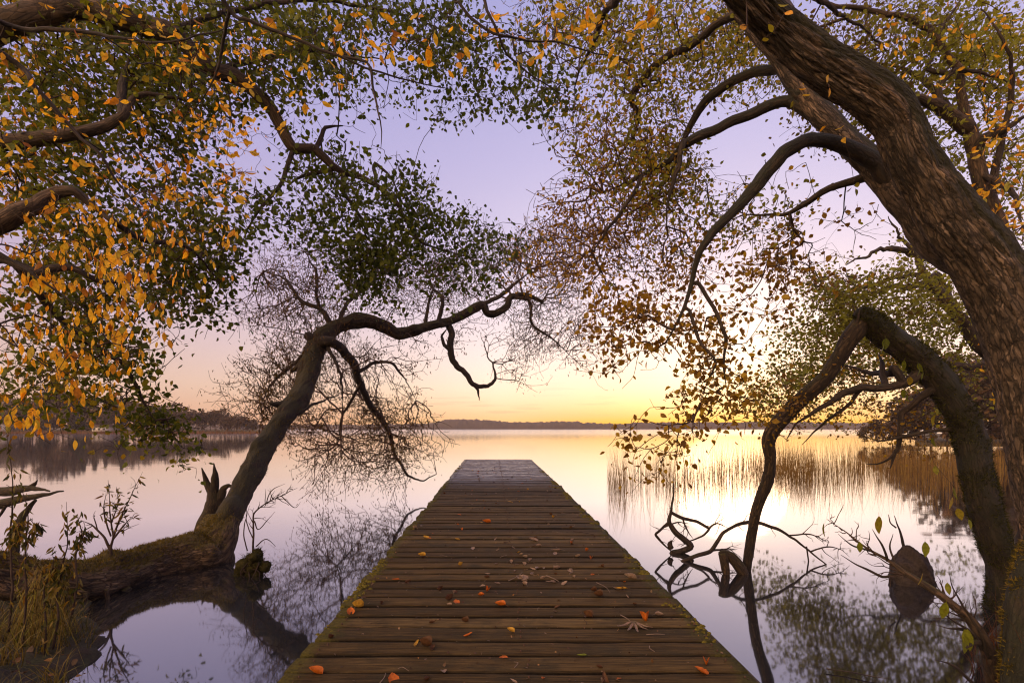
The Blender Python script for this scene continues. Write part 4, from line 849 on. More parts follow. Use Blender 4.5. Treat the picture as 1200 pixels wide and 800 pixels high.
for lst in ([(143, 136, 5.2, 5), (143, 112, 5.3, 5), (144, 92, 5.4, 4.4), (152, 68, 5.5, 3)], [(-60, 310, 4.6, 8), (0, 302, 4.6, 5.5), (20, 309, 4.6, 5), (44, 319, 4.65, 5), (61, 315, 4.7, 4.6), (81, 312, 4.75, 4.2), (98, 322, 4.8, 3.8), (118, 332, 4.9, 3.4), (142, 329, 5, 3), (162, 326, 5.1, 2.4), (200, 335, 5.3, 1.6)],
            [(20, 312, 4.6, 4), (60, 362, 5, 3.8), (88, 390, 5.2, 3.6), (118, 410, 5.4, 3.4), (145, 427, 5.6, 3.2), (157, 444, 5.7, 3), (169, 474, 5.8, 2.2), (185, 495, 5.9, 1.4)], [(368, 176, 6.5, 3), (382, 150, 6.6, 2.4), (402, 145, 6.7, 2)], [(440, 218, 6.9, 2.6), (440, 190, 7, 2), (455, 205, 7, 1.6), (470, 235, 7.1, 1.2)],
            [(402, 202, 6.7, 3), (404, 225, 6.7, 2.4), (425, 260, 6.8, 1.8), (430, 300, 6.9, 1.2)], [(344, 176, 6.4, 3), (330, 215, 6.3, 2.4), (300, 250, 6.2, 1.8), (280, 290, 6.2, 1.2)], [(256, 84, 5.9, 4), (300, 70, 6.3, 3), (370, 60, 6.8, 2.4), (450, 70, 7.2, 1.6)], [(196, 37, 5.6, 4), (280, 10, 6.2, 3), (380, 0, 6.8, 2.4), (480, 20, 7.2, 1.8), (560, 60, 7.5, 1.2)], [(128, 256, 4.7, 4), (170, 280, 5, 3), (220, 290, 5.4, 2), (260, 330, 5.8, 1.4)],
            [(395, 198, 6.65, 2.6), (345, 210, 6.6, 2), (335, 222, 6.6, 1.2)]):
    limb('branch', lst, m_bark_dark, t_ald, .05, skel=sk, wob=.03)
GAPL = [SKYWIN, LOWWIN, [(262, 148), (310, 140), (322, 165), (300, 215), (280, 215), (270, 180)], [(372, 120), (400, 128), (440, 140), (500, 160), (490, 172), (440, 160), (400, 160), (375, 140)], [(290, 290), (330, 275), (400, 310), (380, 400), (290, 395)]]
aldr = lambda lp, r: np.clip(r.random(len(lp)) ** 1.3 * .8 + np.clip(.28 - lp[:, 1] * 0 - (CX + lp[:, 0] / lp[:, 1] * F) / 1100, -.2, .25), 0, 1)
crown(t_ald, sk, [(110, 70, 150, 90, 5.2, 7.6, 900), (290, 60, 150, 80, 5.6, 8.0, 800), (450, 50, 130, 70, 6.2, 8.2, 560), (80, 200, 130, 110, 4.8, 7.0, 620), (230, 210, 120, 110, 5.4, 7.4, 640), (420, 235, 95, 78, 6.0, 8.0, 430), (510, 285, 95, 68, 6.3, 8.4, 380), (430, 310, 80, 40, 6.4, 7.8, 220), (100, 350, 140, 90, 4.9, 6.8, 480), (240, 330, 70, 60, 5.4, 7, 200), (100, 440, 110, 60, 5, 6.6, 240), (188, 515, 48, 34, 5.5, 6.3, 300), (620, 70, 70, 70, 6.5, 8, 150), (640, 120, 40, 30, 6, 7.5, 60), (560, 130, 50, 30, 6.5, 8, 60)],
      rng, m_leaf_green, m_twig, GAPL, bf=.22, clump=.42, cs=.9, r0=.0024, rmax=.025, size=(.045, .092), per=4.0, spread=.11, dens=1.4, hang=.35, seed=37, rndf=aldr)

# ------------------------------------------------------------------ 7. yellow-leaved tree, its drooping boughs close to the eye
rng = np.random.default_rng(71)
yb_ = np.array([-4.3, .7, .4])
t_yel = thing('yellow_hornbeam', 'tree with drooping twigs of golden yellow leaves hanging in from the near left', 'tree', yb_)
sk = []
limb('trunk', [[-4.3, .7, 0, .3], [-4.25, .7, 1.5, .24], [-4.1, .75, 3.0, .2], [-3.8, .85, 4.3, .17], [-3.3, .95, 5.4, .13], [-2.6, 1.1, 6.2, .08]], m_bark_brown, t_yel, .06, 28, world=True, skel=sk, wob=.05, bark=.015)
e_ = lambda *q: list(P(*q[:3])) + [q[3] / F * q[2]]
for nm, lst in (('limb', [[-4.05, .8, 3.3, .07], [-3.7, 1.8, 3.9, .05], e_(0, 61, 3.0, 4), e_(34, 91, 3.0, 3.6), e_(67, 128, 3.05, 3.4), e_(94, 162, 3.1, 3.2), e_(115, 179, 3.1, 3), e_(135, 209, 3.15, 2.6), e_(159, 236, 3.2, 2), e_(185, 275, 3.25, 1.4)]),
    ('limb', [[-4.0, .8, 3.6, .06], [-3.7, 2.0, 4.4, .04], e_(0, 24, 3.3, 3.2), e_(51, 30, 3.3, 3), e_(111, 39, 3.3, 2.8), e_(189, 51, 3.2, 2.4), e_(236, 40, 3.1, 2), e_(287, 24, 3.0, 1.5)]),
    ('limb', [[-3.8, .85, 4.3, .08], [-2.6, 1.4, 4.9, .05], [-1.6, 2.0, 4.3, .03], e_(262, 5, 2.6, 3.4), e_(283, 20, 2.6, 3.2), e_(324, 34, 2.6, 3), e_(364, 51, 2.6, 2.8), e_(400, 66, 2.6, 2.6), e_(451, 89, 2.6, 2.3), e_(484, 98, 2.65, 2), e_(525, 103, 2.7, 1.4)]),
    ('limb', [[-3.3, .95, 5.4, .08], [-1.8, 1.3, 5.4, .05], [-.7, 1.8, 4.4, .03], e_(565, -10, 2.4, 3.6), e_(572, 10, 2.4, 3.4), e_(586, 37, 2.4, 3.2), e_(596, 64, 2.45, 2.8), e_(616, 84, 2.5, 2.4), e_(643, 101, 2.55, 2), e_(662, 112, 2.6, 1.3)]),
    ('limb', [[-2.6, 1.1, 6.2, .06], [-1.2, 1.4, 5.6, .05], e_(520, -40, 2.3, 3.4), e_(532, 0, 2.35, 3), e_(559, 27, 2.35, 2.8), e_(582, 40, 2.35, 2.6), e_(623, 49, 2.4, 2.4), e_(656, 54, 2.4, 2.2), e_(687, 64, 2.45, 2), e_(737, 73, 2.5, 1.2)]),
    ('limb', [[-4.2, .75, 2.4, .06], [-3.8, 1.8, 2.9, .04], e_(-60, 270, 2.9, 4), e_(0, 300, 2.9, 3.2), e_(50, 330, 2.9, 2.6), e_(95, 360, 2.95, 2), e_(130, 400, 3, 1.4)]),
    ('limb', [[-4.2, .75, 2.6, .05], [-3.9, 1.9, 2.6, .03], e_(-40, 380, 3.0, 3), e_(10, 400, 3.0, 2.2), e_(60, 430, 3.05, 1.6)]),
    ('branch', [e_(400, 66, 2.6, 1.6), e_(437, 75, 2.6, 1.5), e_(438, 110, 2.6, 1.4), e_(446, 150, 2.6, 1.2), e_(445, 175, 2.6, .8)]), ('branch', [e_(270, 10, 2.6, 2), e_(262, 50, 2.7, 1.8), e_(258, 80, 2.75, 1.6), e_(235, 120, 2.8, 1.2)])):
    limb(nm, lst, m_bark_dark, t_yel, .04, world=True, skel=sk, wob=.02)
pos, par, order, lp = crown(t_yel, sk, [(90, 230, 110, 130, 2.7, 5.2, 240), (180, 270, 120, 130, 2.8, 5.2, 270), (80, 360, 100, 90, 2.6, 4.6, 210), (70, 460, 70, 60, 2.5, 3.8, 60), (150, 400, 60, 60, 2.7, 4.2, 60), (150, 80, 160, 80, 2.8, 4.6, 190), (340, 70, 100, 60, 2.5, 3.6, 50), (450, 40, 90, 45, 2.1, 2.9, 38), (600, 35, 90, 45, 2.1, 2.7, 30), (720, 30, 80, 35, 2.2, 2.9, 36), (260, 190, 60, 60, 2.9, 4.2, 55), (25, 500, 26, 40, 2.4, 2.9, 10)],
      rng, m_leaf_yellow, m_twig, [SKYWIN, LOWWIN, [(290, 230), (420, 200), (420, 400), (300, 420), (200, 440), (210, 370), (290, 340)]], bf=.12, clump=.05, r0=.0011, rmax=.008, hang=hangf, size=(.034, .072), maxlen=.65, per=1.3, dens=.95, spread=.03, tmpl=T_FINE, droop=.08, seed=43,
      rndf=lambda lp, r: r.random(len(lp)))

# ------------------------------------------------------------------ single branches, stumps and stones at the water's edge
def wood(name, label, cat, lst_of, mat, seed=0, fine=0, group=None, sides=None, bark=.005, lump=.2, wob=.015, knots=.02):
    a = lst_of[0][0]; root_ = P(a[0], a[1], a[2]) if len(a) == 4 and a[2] > 0 and a[0] > -400 else np.array(a[:3])
    t = thing(name, label, cat, root_, group)
    for k, l in enumerate(lst_of):
        limb('stem' if k == 0 else 'branch', l, mat, t, .02, sides, wob=wob, seed=seed + k, bark=bark, lump=lump, knots=knots)
    if fine: fine_twigs(t, lst_of, fine, seed, mat)
    return t
def fine_twigs(t, lst_of, n, seed, mat, ln=(.12, .4)):
    r = np.random.default_rng(seed + 5); b = MB()
    cs_ = [catmull(px_path(l), 60) for l in lst_of]
    for q in range(n):
        c = cs_[r.integers(0, len(cs_))]; k = r.integers(15, 58); a = c[k, :3]
        if a[2] < .03: continue
        d = c[k + 1, :3] - c[k - 1, :3]; d /= np.linalg.norm(d) + 1e-9
        d = d * .7 + r.normal(0, .6, 3); d /= np.linalg.norm(d); L_ = r.uniform(*ln) * (1 - k / 90)
        bend = r.normal(0, .25, 3)
        p_ = np.array([a + d * L_ * u + bend * L_ * u * u + r.normal(0, .012, 3) * L_ * 3 * (u > 0) for u in (0, .3, .6, .8, 1)]); p_[:, 2] = np.maximum(p_[:, 2], .01)
        g = catmull(p_, 16); V, fs, tc = tube(g, np.linspace(min(c[k, 3] * .6, .006), .0012, 16), 5); b.add(V, fs)
        if r.random() < .6:
            a2 = g[9]; d2 = d + r.normal(0, .6, 3); d2 /= np.linalg.norm(d2); p2 = np.array([a2, a2 + d2 * L_ * .3 + r.normal(0, .01, 3), a2 + d2 * L_ * .5]); p2[:, 2] = np.maximum(p2[:, 2], .01)
            g2_ = catmull(p2, 8); V, fs, tc = tube(g2_, np.linspace(.003, .001, 8), 4); b.add(V, fs)
    if b.n: tag(b.build('twigs', m_twig, t), kind='stuff')
dW = lambda py: (H - 0) * F / (py - HY)
d1 = dW(657)
def below(l, dz=.25):
    """continue a stem under the water"""
    a, b = l[-2], l[-1]
    return l + [(b[0] + (b[0] - a[0]) * .3, b[1] + 22, b[2] + .05, b[3])]
wood('dead_bough', 'thin dead bough with a sharp bend lying half sunk in the water beside the jetty', 'branch',
     [[(796, 663, d1, 1.44), (800, 657, d1, 2.16), (818, 650, d1, 2.59), (833, 645, d1, 2.59), (841, 634, d1, 2.45), (847, 624, d1, 2.30), (862, 615, d1, 2.16), (881, 611, d1, 2.02), (908, 619, d1, 1.73), (931, 631, d1, 1.58), (950, 646, d1, 1.44), (972, 665, d1 - .2, 1.15), (986, 683, d1 - .3, 0.94), (1000, 694, d1 - .4, 0.65)],
      [(925, 627, d1, 1.08), (948, 626, d1, 0.94), (965, 632, d1, 0.72)], [(950, 646, d1, 1.08), (972, 640, d1, 0.86), (990, 645, d1, 0.65)], [(972, 664, d1 - .2, 1.01), (995, 672, d1 - .2, 0.72), (1016, 705, d1 - .5, 0.58)], [(945, 640, d1, 0.94), (948, 660, d1, 0.79), (956, 684, d1, 0.58)], [(833, 645, d1, 1.44), (850, 643, d1, 1.08), (864, 643, d1, 0.72)]], m_bark_dark, 70, 42)
d2 = dW(648)
wood('sunken_branch', 'tangle of dead sticks poking out of the lake right of the jetty', 'branch',
     [[(792, 660, d2, 2.88), (787, 648, d2, 3.60), (798, 645, d2, 3.60), (810, 640, d2, 3.60), (802, 631, d2, 3.17), (793, 624, d2, 3.02), (784, 612, d2, 2.59), (786, 598, d2, 2.16), (789, 580, d2, 1.73), (790, 560, d2, 1.30)],
      [(786, 600, d2, 1.73), (800, 607, d2, 1.87), (816, 611, d2, 1.73), (831, 619, d2, 1.44), (822, 628, d2, 1.44), (808, 634, d2, 1.44), (798, 640, d2, 1.30)], [(784, 612, d2, 1.58), (772, 622, d2, 1.44), (768, 627, d2, 1.44), (778, 638, d2, 1.44), (787, 646, d2, 1.30)], [(831, 619, d2, 1.15), (840, 614, d2, 0.86), (848, 616, d2, 0.58)],
      [(800, 607, d2, 1.01), (806, 622, d2, 0.86), (812, 630, d2, 0.72)], [(776, 618, d2, 0.86), (792, 612, d2, 0.86), (806, 613, d2, 0.72)], [(787, 642, d2, 2.88), (786, 637, d2, 2.88), (788, 633, d2, 2.16)]], m_bark_dark, 80, 26)
d3 = dW(672)
wood('snag', 'stubby looped dead snag rising from the water beside the bowed stem', 'snag', [[(872, 676, d3, 6), (868, 665, d3, 6.5), (858, 652, d3, 6.2), (848, 647, d3, 5.6), (843, 648, d3, 4.5)], [(847, 648, d3, 4.8), (849, 660, d3, 4.6), (851, 672, d3, 4.5), (852, 682, d3, 4)]], m_bark_root, 90)
# driftwood on the left
d4 = dW(649)
wood('driftwood_log', 'grey driftwood log lying across the water at the far left edge', 'log', [[(-70, 600, 7.6, 6), (-10, 591, 7.4, 5.5), (34, 583, 7.2, 4.6), (74, 575, 7.0, 2.6)], [(10, 588, 7.3, 2), (-5, 612, 7.2, 1.4)]], m_bark_root, 100)
wood('driftwood_log', 'knobbly driftwood bough with a broken twig stub, topmost at the far left edge', 'log', [[(-80, 576, 7.8, 6), (0, 575, 7.7, 5.5), (36, 572, 7.5, 4.5), (58, 575, 7.3, 2.5)], [(33, 572, 7.5, 2.6), (40, 567, 7.5, 2.2), (44, 562, 7.5, 1.4)]], m_bark_root, 105)
wood('driftwood_post', 'bent grey driftwood post standing out of the water by the left bank', 'post', [[(13, 662, d4, 5), (15, 645, d4, 5.5), (17, 628, d4 + .05, 5.2), (26, 605, d4 + .15, 5), (36, 592, d4 + .25, 5), (43, 585, d4 + .3, 5)]], m_bark_root, 110)
d5 = dW(628)
wood('forked_stump', 'pale forked dead stump behind the leaning willow trunk', 'stump', [[(232, 640, d5, 9), (238, 622, d5, 9), (246, 604, d5, 9), (251, 588, d5, 8.5), (249, 576, d5, 7), (243, 566, d5, 5.5), (240, 556, d5, 4.2), (237, 548, d5, 1.5)], [(250, 582, d5, 6.5), (252, 568, d5, 4.5), (252, 555, d5, 3.6), (250, 543, d5, 1.4)], [(252, 594, d5, 6), (259, 582, d5, 4.6), (262, 572, d5, 4.2), (268, 568, d5, 4), (273, 570, d5, 3)]], m_bark_root, 115)

# boulder with furrows
rng = np.random.default_rng(81)
db = dW(682); bc = P(1067, 682, db); r_ = 24 / F * db
n1_, n2_ = 44, 34; V = []
pn = rng.normal(size=(22, 3)); pn[:, 2] = pn[:, 2] * .22 + .12; pn /= np.linalg.norm(pn, axis=1)[:, None]; ph = rng.uniform(.80, 1.0, 22); pn[0] = (.1, -.15, .98); pn[1] = (-.5, -.3, .8); pn[2] = (.55, .2, .8); ph[:3] = (.97, .92, .95)
for k in range(n2_):
    th_ = math.pi * (k + .5) / n2_
    for j in range(n1_):
        a = j / n1_ * 2 * math.pi; dv = np.array([math.sin(th_) * math.cos(a), math.sin(th_) * math.sin(a), math.cos(th_)])
        dt_ = pn @ dv; q = min(1.05, (ph / np.maximum(dt_, .12)).min())
        q *= 1 + .22 * nz(dv * 1.9 + 3) + .07 * (1 - 2 * abs(nz((dv[0] * 7, dv[1] * 7, dv[2] * 2)))) + .03 * nz(dv * 14)
        V.append([bc[0] + q * dv[0] * 23 * (1 - .12 * dv[2]) / F * db + .05 * max(0, dv[2]), bc[1] + q * dv[1] * 20 * (1 - .12 * dv[2]) / F * db, q * dv[2] * (31 if dv[2] > 0 else 26) / F * db + .075])
ii = np.arange(n2_ - 1)[:, None] * n1_ + np.arange(n1_)[None]; jj = np.arange(n2_ - 1)[:, None] * n1_ + (np.arange(n1_)[None] + 1) % n1_
V.append([bc[0] + .05, bc[1], 29 / F * db + .075]); V.append([bc[0], bc[1], -26 / F * db]); top = np.arange(n1_); bot = (n2_ - 1) * n1_ + np.arange(n1_)
o_faces = [np.stack([ii, ii + n1_, jj + n1_, jj], -1).reshape(-1, 4), np.stack([top, np.roll(top, -1), np.full(n1_, n2_ * n1_)], 1), np.stack([np.roll(bot, -1), bot, np.full(n1_, n2_ * n1_ + 1)], 1)]
m_rock = plain_mat('dark_brown_stone', (.014, .010, .008), (.065, .047, .037), 26, .75, 1.0)
o = mesh_np('boulder', V, o_faces, m_rock, loc=[bc[0], bc[1], 0])
tag(o, 'dark brown blunt boulder rising out of the water on the right', 'boulder')
wood('stick', 'short bare stick standing up behind the dark boulder', 'stick', [[(1066, 676, db + .3, 1.7), (1061, 645, db + .3, 1.7), (1055, 622, db + .3, 1.5), (1047, 603, db + .3, 1.0)], [(1050, 618, db + .3, .9), (1043, 611, db + .3, .7), (1040, 602, db + .3, .8)]], m_bark_dark, 120)
# shoot of the right bank bending over the water
sh = thing('low_bough', 'slim bare bough with a few green leaves leaning out past the dark boulder', 'branch', P(1160, 790, 3.5))
rs = []
for nm, l in (('stem', [(1164, 800, 3.5, 8), (1157, 762, 3.5, 7.5), (1147, 742, 3.52, 6.5), (1131, 721, 3.55, 5.4), (1116, 708, 3.58, 5), (1103, 698, 3.6, 4.6), (1082, 683, 3.65, 4), (1061, 671, 3.7, 3.2), (1040, 657, 3.75, 2.4), (1019, 645, 3.8, 1.9), (992, 624, 3.85, 1.4), (969, 608, 3.9, .9)]),
    ('branch', [(1061, 671, 3.7, 2), (1035, 676, 3.75, 1.6), (1005, 662, 3.8, 1.2), (985, 650, 3.85, .8)]), ('branch', [(1040, 657, 3.75, 1.6), (1035, 640, 3.7, 1.2), (1022, 620, 3.7, .8)]), ('branch', [(1019, 645, 3.8, 1.2), (1000, 640, 3.8, .9), (982, 625, 3.8, .6)]), ('branch', [(1050, 664, 3.72, 1.4), (1043, 640, 3.8, 1), (1046, 625, 3.85, .7)]),
    ('branch', [(1150, 752, 3.5, 3), (1130, 738, 3.45, 2.2), (1115, 735, 3.4, 1.4), (1098, 731, 3.4, .9)]), ('branch', [(1150, 760, 3.45, 2), (1138, 740, 3.4, 1.6), (1112, 722, 3.4, 1.2), (1092, 700, 3.4, .7)]), ('branch', [(1158, 770, 3.45, 2), (1145, 735, 3.4, 1.6), (1118, 690, 3.4, 1.2), (1112, 670, 3.4, .8)]),
    ('branch', [(1150, 755, 3.5, 3.4), (1142, 752, 3.4, 3.6), (1134, 758, 3.35, 3)]), ('branch', [(1140, 800, 3.4, 2), (1125, 785, 3.4, 1.8), (1110, 775, 3.4, 1.4), (1095, 772, 3.4, .8)])):
    limb(nm, l, m_bark_brown if nm == 'stem' else m_bark_dark, sh, .02, wob=.012)
fine_twigs(sh, [[(1103, 698, 3.6, 3), (1061, 671, 3.7, 2.5), (1019, 645, 3.8, 1.5), (969, 608, 3.9, .9)], [(1157, 762, 3.5, 4), (1131, 721, 3.55, 4), (1100, 690, 3.6, 3)]], 40, 3, m_twig, (.1, .35))
lp = np.array([P(*q) for q in [(966, 612, 3.85), (1030, 604, 3.7), (1007, 634, 3.75), (1084, 634, 3.6), (1081, 671, 3.55), (1110, 682, 3.4), (1109, 705, 3.35), (1132, 735, 3.4), (1130, 742, 3.4)]])
leaves('foliage', lp, np.array([.11, .14, .09, .11, .10, .08, .13, .15, .13]), .8, bpy.data.materials['bright_green_leaf'], sh, np.random.default_rng(9), leaf_template(.5, .08, .1, .2, True))
wood('stick', 'pale bare stick floating at the bottom right of the water', 'stick', [[(968, 783, on_plane(968, 783, .02)[1], 0.8), (990, 786, on_plane(990, 786, .02)[1], 0.8), (1020, 792, on_plane(1020, 792, .02)[1], 0.8), (1044, 795, on_plane(1044, 795, .02)[1], 0.6)]], m_bark_brown, 125, wob=.004)

# mossy clod with a twig at the foot of the willow
dc = dW(672); cc = P(297, 664, dc)
mo = MB(); rngc = np.random.default_rng(7)
for q in range(34):
    ctr = cc + np.array([rngc.normal(0, .075), rngc.normal(0, .07), rngc.uniform(-.18, .16)]); rad = rngc.uniform(.03, .085)
    a = np.linspace(0, math.pi, 8); b_ = np.linspace(0, 2 * math.pi, 13)[:-1]
    V = np.array([[math.sin(x) * math.cos(y), math.sin(x) * math.sin(y), math.cos(x)] for x in a for y in b_])
    V = ctr + V * rad * (1 + .35 * np.array([nz(v * 2.1 + ctr * 9) for v in V]))[:, None]
    ii = np.arange(7)[:, None] * 12 + np.arange(12)[None]; jj = np.arange(7)[:, None] * 12 + (np.arange(12)[None] + 1) % 12
    mo.add(V, [np.stack([ii, ii + 12, jj + 12, jj], -1).reshape(-1, 4)])
m_clod = plain_mat('mossy_earth', (.015, .013, .005), (.06, .052, .014), 30, .95, .9, .1)
tcl = thing('mossy_clod', 'dark mossy clod of roots with a thin twig sprouting from it beside the willow', 'clod', [cc[0], cc[1], 0])
mo.build('clod', m_clod, tcl)
rb_ = MB()
for q in range(26):
    a_ = cc + np.array([rngc.normal(0, .09), rngc.normal(0, .08), rngc.uniform(-.05, .15)]); e_1 = a_ + np.array([rngc.normal(0, .09), rngc.normal(0, .07), -rngc.uniform(.1, .3)])
    g = catmull(np.array([a_, (a_ + e_1) / 2 + rngc.normal(0, .03, 3), e_1]), 10); V, fs, tc = tube(g, np.linspace(.008, .003, 10), 5); rb_.add(V, fs)
tag(rb_.build('rootlets', m_twig, tcl), kind='stuff')
cv = np.concatenate(mo.V).reshape(-1, 12, 3); fuzz(tcl, cv, np.repeat(cc[None], len(cv), 0), 2600, (.015, .06), m_moss_dark, 6, lambda n_, p, q, r: p[:, 2] > .0)
fine_twigs(tcl, [[(297, 655, dc, 2), (297, 630, dc, 1.8), (297, 602, dc, 1.5), (310, 591, dc, 1.3), (330, 580, dc + .1, 1.1), (348, 570, dc + .2, .8)]], 22, 4, m_twig, (.1, .35))
for l in ([(297, 655, dc, 1.20), (297, 630, dc, 1.08), (297, 602, dc, 0.90), (310, 591, dc, 0.78), (330, 580, dc + .1, 0.66), (348, 570, dc + .2, 0.48)], [(298, 610, dc, 0.72), (303, 620, dc, 0.60), (322, 600, dc, 0.48)], [(312, 590, dc, 0.60), (318, 575, dc, 0.54), (334, 566, dc, 0.42)], [(330, 581, dc, 0.54), (345, 595, dc, 0.48), (352, 588, dc, 0.36)], [(300, 640, dc, 0.72), (312, 632, dc, 0.60), (324, 640, dc, 0.42)], [(290, 645, dc, 0.72), (285, 620, dc, 0.60), (292, 592, dc, 0.42)], [(296, 630, dc, 0.60), (288, 610, dc, 0.54), (290, 588, dc, 0.36)]):
    limb('twig', l, m_twig, tcl, .02, 6, wob=.015, bark=0)

# sapling and weeds on the root
def plant(name, label, stems, leafm, lsize, n_per, rng, hang=.45, tmpl=T_NARROW, cat='plant', twig=m_twig, group=None, up=0.15):
    a = stems[0][0]; t = thing(name, label, cat, P(*a[:3]), group)
    pts = []
    for l in stems:
        limb('stem', l, twig, t, .03, 6, wob=.01, bark=0)
        c = catmull(px_path(l), 40)
        k = rng.integers(int(40 * up), 40, n_per)
        pts.append(c[k, :3] + rng.normal(0, .02, (n_per, 3)))
    fine_twigs(t, stems, 3 * len(stems), len(stems), twig, (.08, .22))
    if n_per: leaves('leaves', np.vstack(pts), rng.uniform(*lsize, sum(len(p) for p in pts)), hang, leafm, t, rng, tmpl)
    return t
rng = np.random.default_rng(91)
m_weed = leaf_mat('weed_leaf', [(0, (.035, .045, .008)), (.45, (.10, .10, .015)), (.8, (.26, .19, .02)), (1, (.20, .10, .025))], .4)
ds = 5.45
plant('sapling', 'leafy green sapling growing out of the mossy root of the willow', [[(130, 655, ds, 2.04), (130, 640, ds, 1.44), (133, 628, ds, 1.08), (129, 600, ds, 0.72), (128, 580, ds, 0.54), (126, 562, ds, 0.54)], [(133, 628, ds, 1.20), (142, 605, ds, 0.84), (149, 590, ds, 0.48)], [(132, 632, ds, 1.20), (148, 612, ds, 0.84), (157, 604, ds, 0.54)], [(134, 625, ds, 0.84), (150, 588, ds, 0.60), (167, 552, ds, 0.30)], [(130, 628, ds, 0.96), (122, 600, ds, 0.72), (124, 575, ds, 0.42)], [(131, 612, ds, 0.72), (138, 590, ds, 0.54), (136, 570, ds, 0.36)]], m_weed, (.05, .09), 20, rng, .35, up=.3)
plant('bare_twig', 'bare side shoot bending left beside the leafy sapling', [[(130, 645, ds, 1.80), (122, 628, ds, 1.20), (108, 615, ds, 0.96), (94, 609, ds, 0.54)], [(115, 622, ds, 0.72), (110, 605, ds, 0.54), (112, 598, ds, 0.36)], [(108, 616, ds, 0.60), (98, 622, ds, 0.48), (92, 630, ds, 0.30)]], m_weed, (.03, .05), 0, rng)
dw = 3.7
for k, (x0, y0_, x1, y1, x2, y2, lab) in enumerate([(62, 760, 66, 690, 78, 588, 'tall weed with narrow yellowing leaves standing before the willow root'), (48, 790, 52, 690, 62, 640, 'brown drooping weed stalk beside the tall yellowing weed'), (10, 740, 12, 640, 6, 500, 'green leafy weed stalk at the very edge of the left bank'), (24, 770, 30, 640, 22, 560, 'thin weed stalk with small leaves leaning over the left driftwood'), (84, 720, 88, 650, 90, 602, 'dry brown weed tip beside the willow root')]):
    plant('weed', lab, [[(x0, y0_, dw, 1.3), ((x0 + x1) / 2 + 4, (y0_ + y1) / 2, dw, 1.2), (x1, y1, dw + .05, 1), ((x1 + x2) / 2 + 6, (y1 + y2) / 2, dw, .8), (x2, y2, dw - .04, .5)], [(x1, y1, dw, .8), (x1 + 10, y1 - 25, dw, 1), (x1 + 18, y1 - 22, dw + .05, .6)]], m_weed, (.04, .075), 62, rng, .55, up=.1, group='weeds on the left bank')

# grass and dry stalks on both banks
def blades(name, label, pts, hgt, wid, lean, mat, rng, droop=.5, dirv=None, down=False):
    n = len(pts); mb = []
    a = rng.random(n) * 2 * math.pi; dv = np.stack([np.cos(a), np.sin(a), np.zeros(n)], 1)
    if dirv is not None: dv = dv * .6 + np.array(dirv); dv /= np.linalg.norm(dv, axis=1)[:, None]
    sv = np.stack([-np.sin(a + .7), np.cos(a + .7), np.zeros(n)], 1)
    h = hgt[0] + (hgt[1] - hgt[0]) * rng.random(n); le = lean * rng.uniform(.4, 1.6, n)
    ts = np.array([0, .3, .6, .85, 1.0]); V = []
    for t in ts:
        c = pts + dv * (le * h * t ** 2)[:, None] + np.array([0, 0, 1.0]) * (h * (t - droop * le * t ** 3) if not down else h * (.55 * t - 1.45 * t ** 2))[:, None]
        wd = wid * (1 - t * .9) * rng.uniform(.8, 1.2, n)
        V += [c - sv * wd[:, None] / 2, c + sv * wd[:, None] / 2]
    V = np.stack(V, 1); k = 2 * len(ts); off = (np.arange(n) * k)[:, None, None]
    f = np.array([[2 * i, 2 * i + 1, 2 * i + 3, 2 * i + 2] for i in range(len(ts) - 1)])
    o = mesh_np(name, V.reshape(-1, 3), [(f[None] + off).reshape(-1, 4)], mat, None, {'rnd': np.repeat(rng.random(n), k)})
    return tag(o, label, name.split('.')[0].replace('_', ' '), None, 'stuff')
m_grass = leaf_mat('bank_grass', [(0, (.03, .035, .007)), (.4, (.07, .075, .012)), (.7, (.15, .11, .025)), (1, (.24, .16, .05))], .3)
m_dry = leaf_mat('dry_grass', [(0, (.06, .048, .012)), (.4, (.15, .12, .022)), (.75, (.28, .20, .05)), (1, (.28, .30, .04))], .4)
rng = np.random.default_rng(101)
q = rng.uniform([-7.5, 1.2], [-2.4, 5.2], (20000, 2)); s_ = land_s(q[:, 0], q[:, 1]); q = q[(s_ > -.03)]
q = q[[nz((a, b, 2), 1.7) > -.12 for a, b in q]][:6500]
g1 = np.array([[a, b, ground(a, b) - .02] for a, b in q])
q2 = rng.uniform([3.0, 1.5], [7, 5.5], (5000, 2)); s_ = land_s(q2[:, 0], q2[:, 1]); q2 = q2[s_ > .0][:1100]
g2 = np.array([[a, b, ground(a, b) - .02] for a, b in q2])
blades('grass', 'sparse low grass growing on the dark lake banks', np.vstack([g1, g2]), (.08, .34), .008, .65, m_grass, rng)
hang = np.array([P(rng.normal(54, 13), rng.uniform(655, 735), 3.95 + rng.uniform(-.25, .25)) for _ in range(230)])
blades('dry_grass', 'clump of dry brown stalks hanging down over the left bank', hang, (.25, .75), .010, .30, m_dry, rng, dirv=(.1, -.5, 0), down=True)
tq = rng.uniform([-5.2, 2.2], [-2.6, 5.2], (60, 2)); tq = tq[land_s(tq[:, 0], tq[:, 1]) > .06][:26]
tp = np.vstack([np.stack([x_ + rng.normal(0, .06, 40), y_ + rng.normal(0, .06, 40), np.full(40, ground(x_, y_) - .02)], 1) for x_, y_ in tq])
blades('golden_grass', 'tufts of golden dead grass along the left bank', tp, (.15, .42), .009, .6, m_dry, rng, droop=.5)
hang2 = np.array([[a, b, ground(a, b) - .03] for a, b in rng.uniform([3.15, 3.0], [3.7, 4.3], (260, 2)) if land_s(a, b) > -.15])
blades('bramble_grass', 'thin reddish stalks at the foot of the massive leaning tree', hang2, (.2, .6), .006, .5, leaf_mat('reddish_stalk', [(0, (.10, .035, .02)), (1, (.22, .09, .04))], .3), rng, droop=.4)
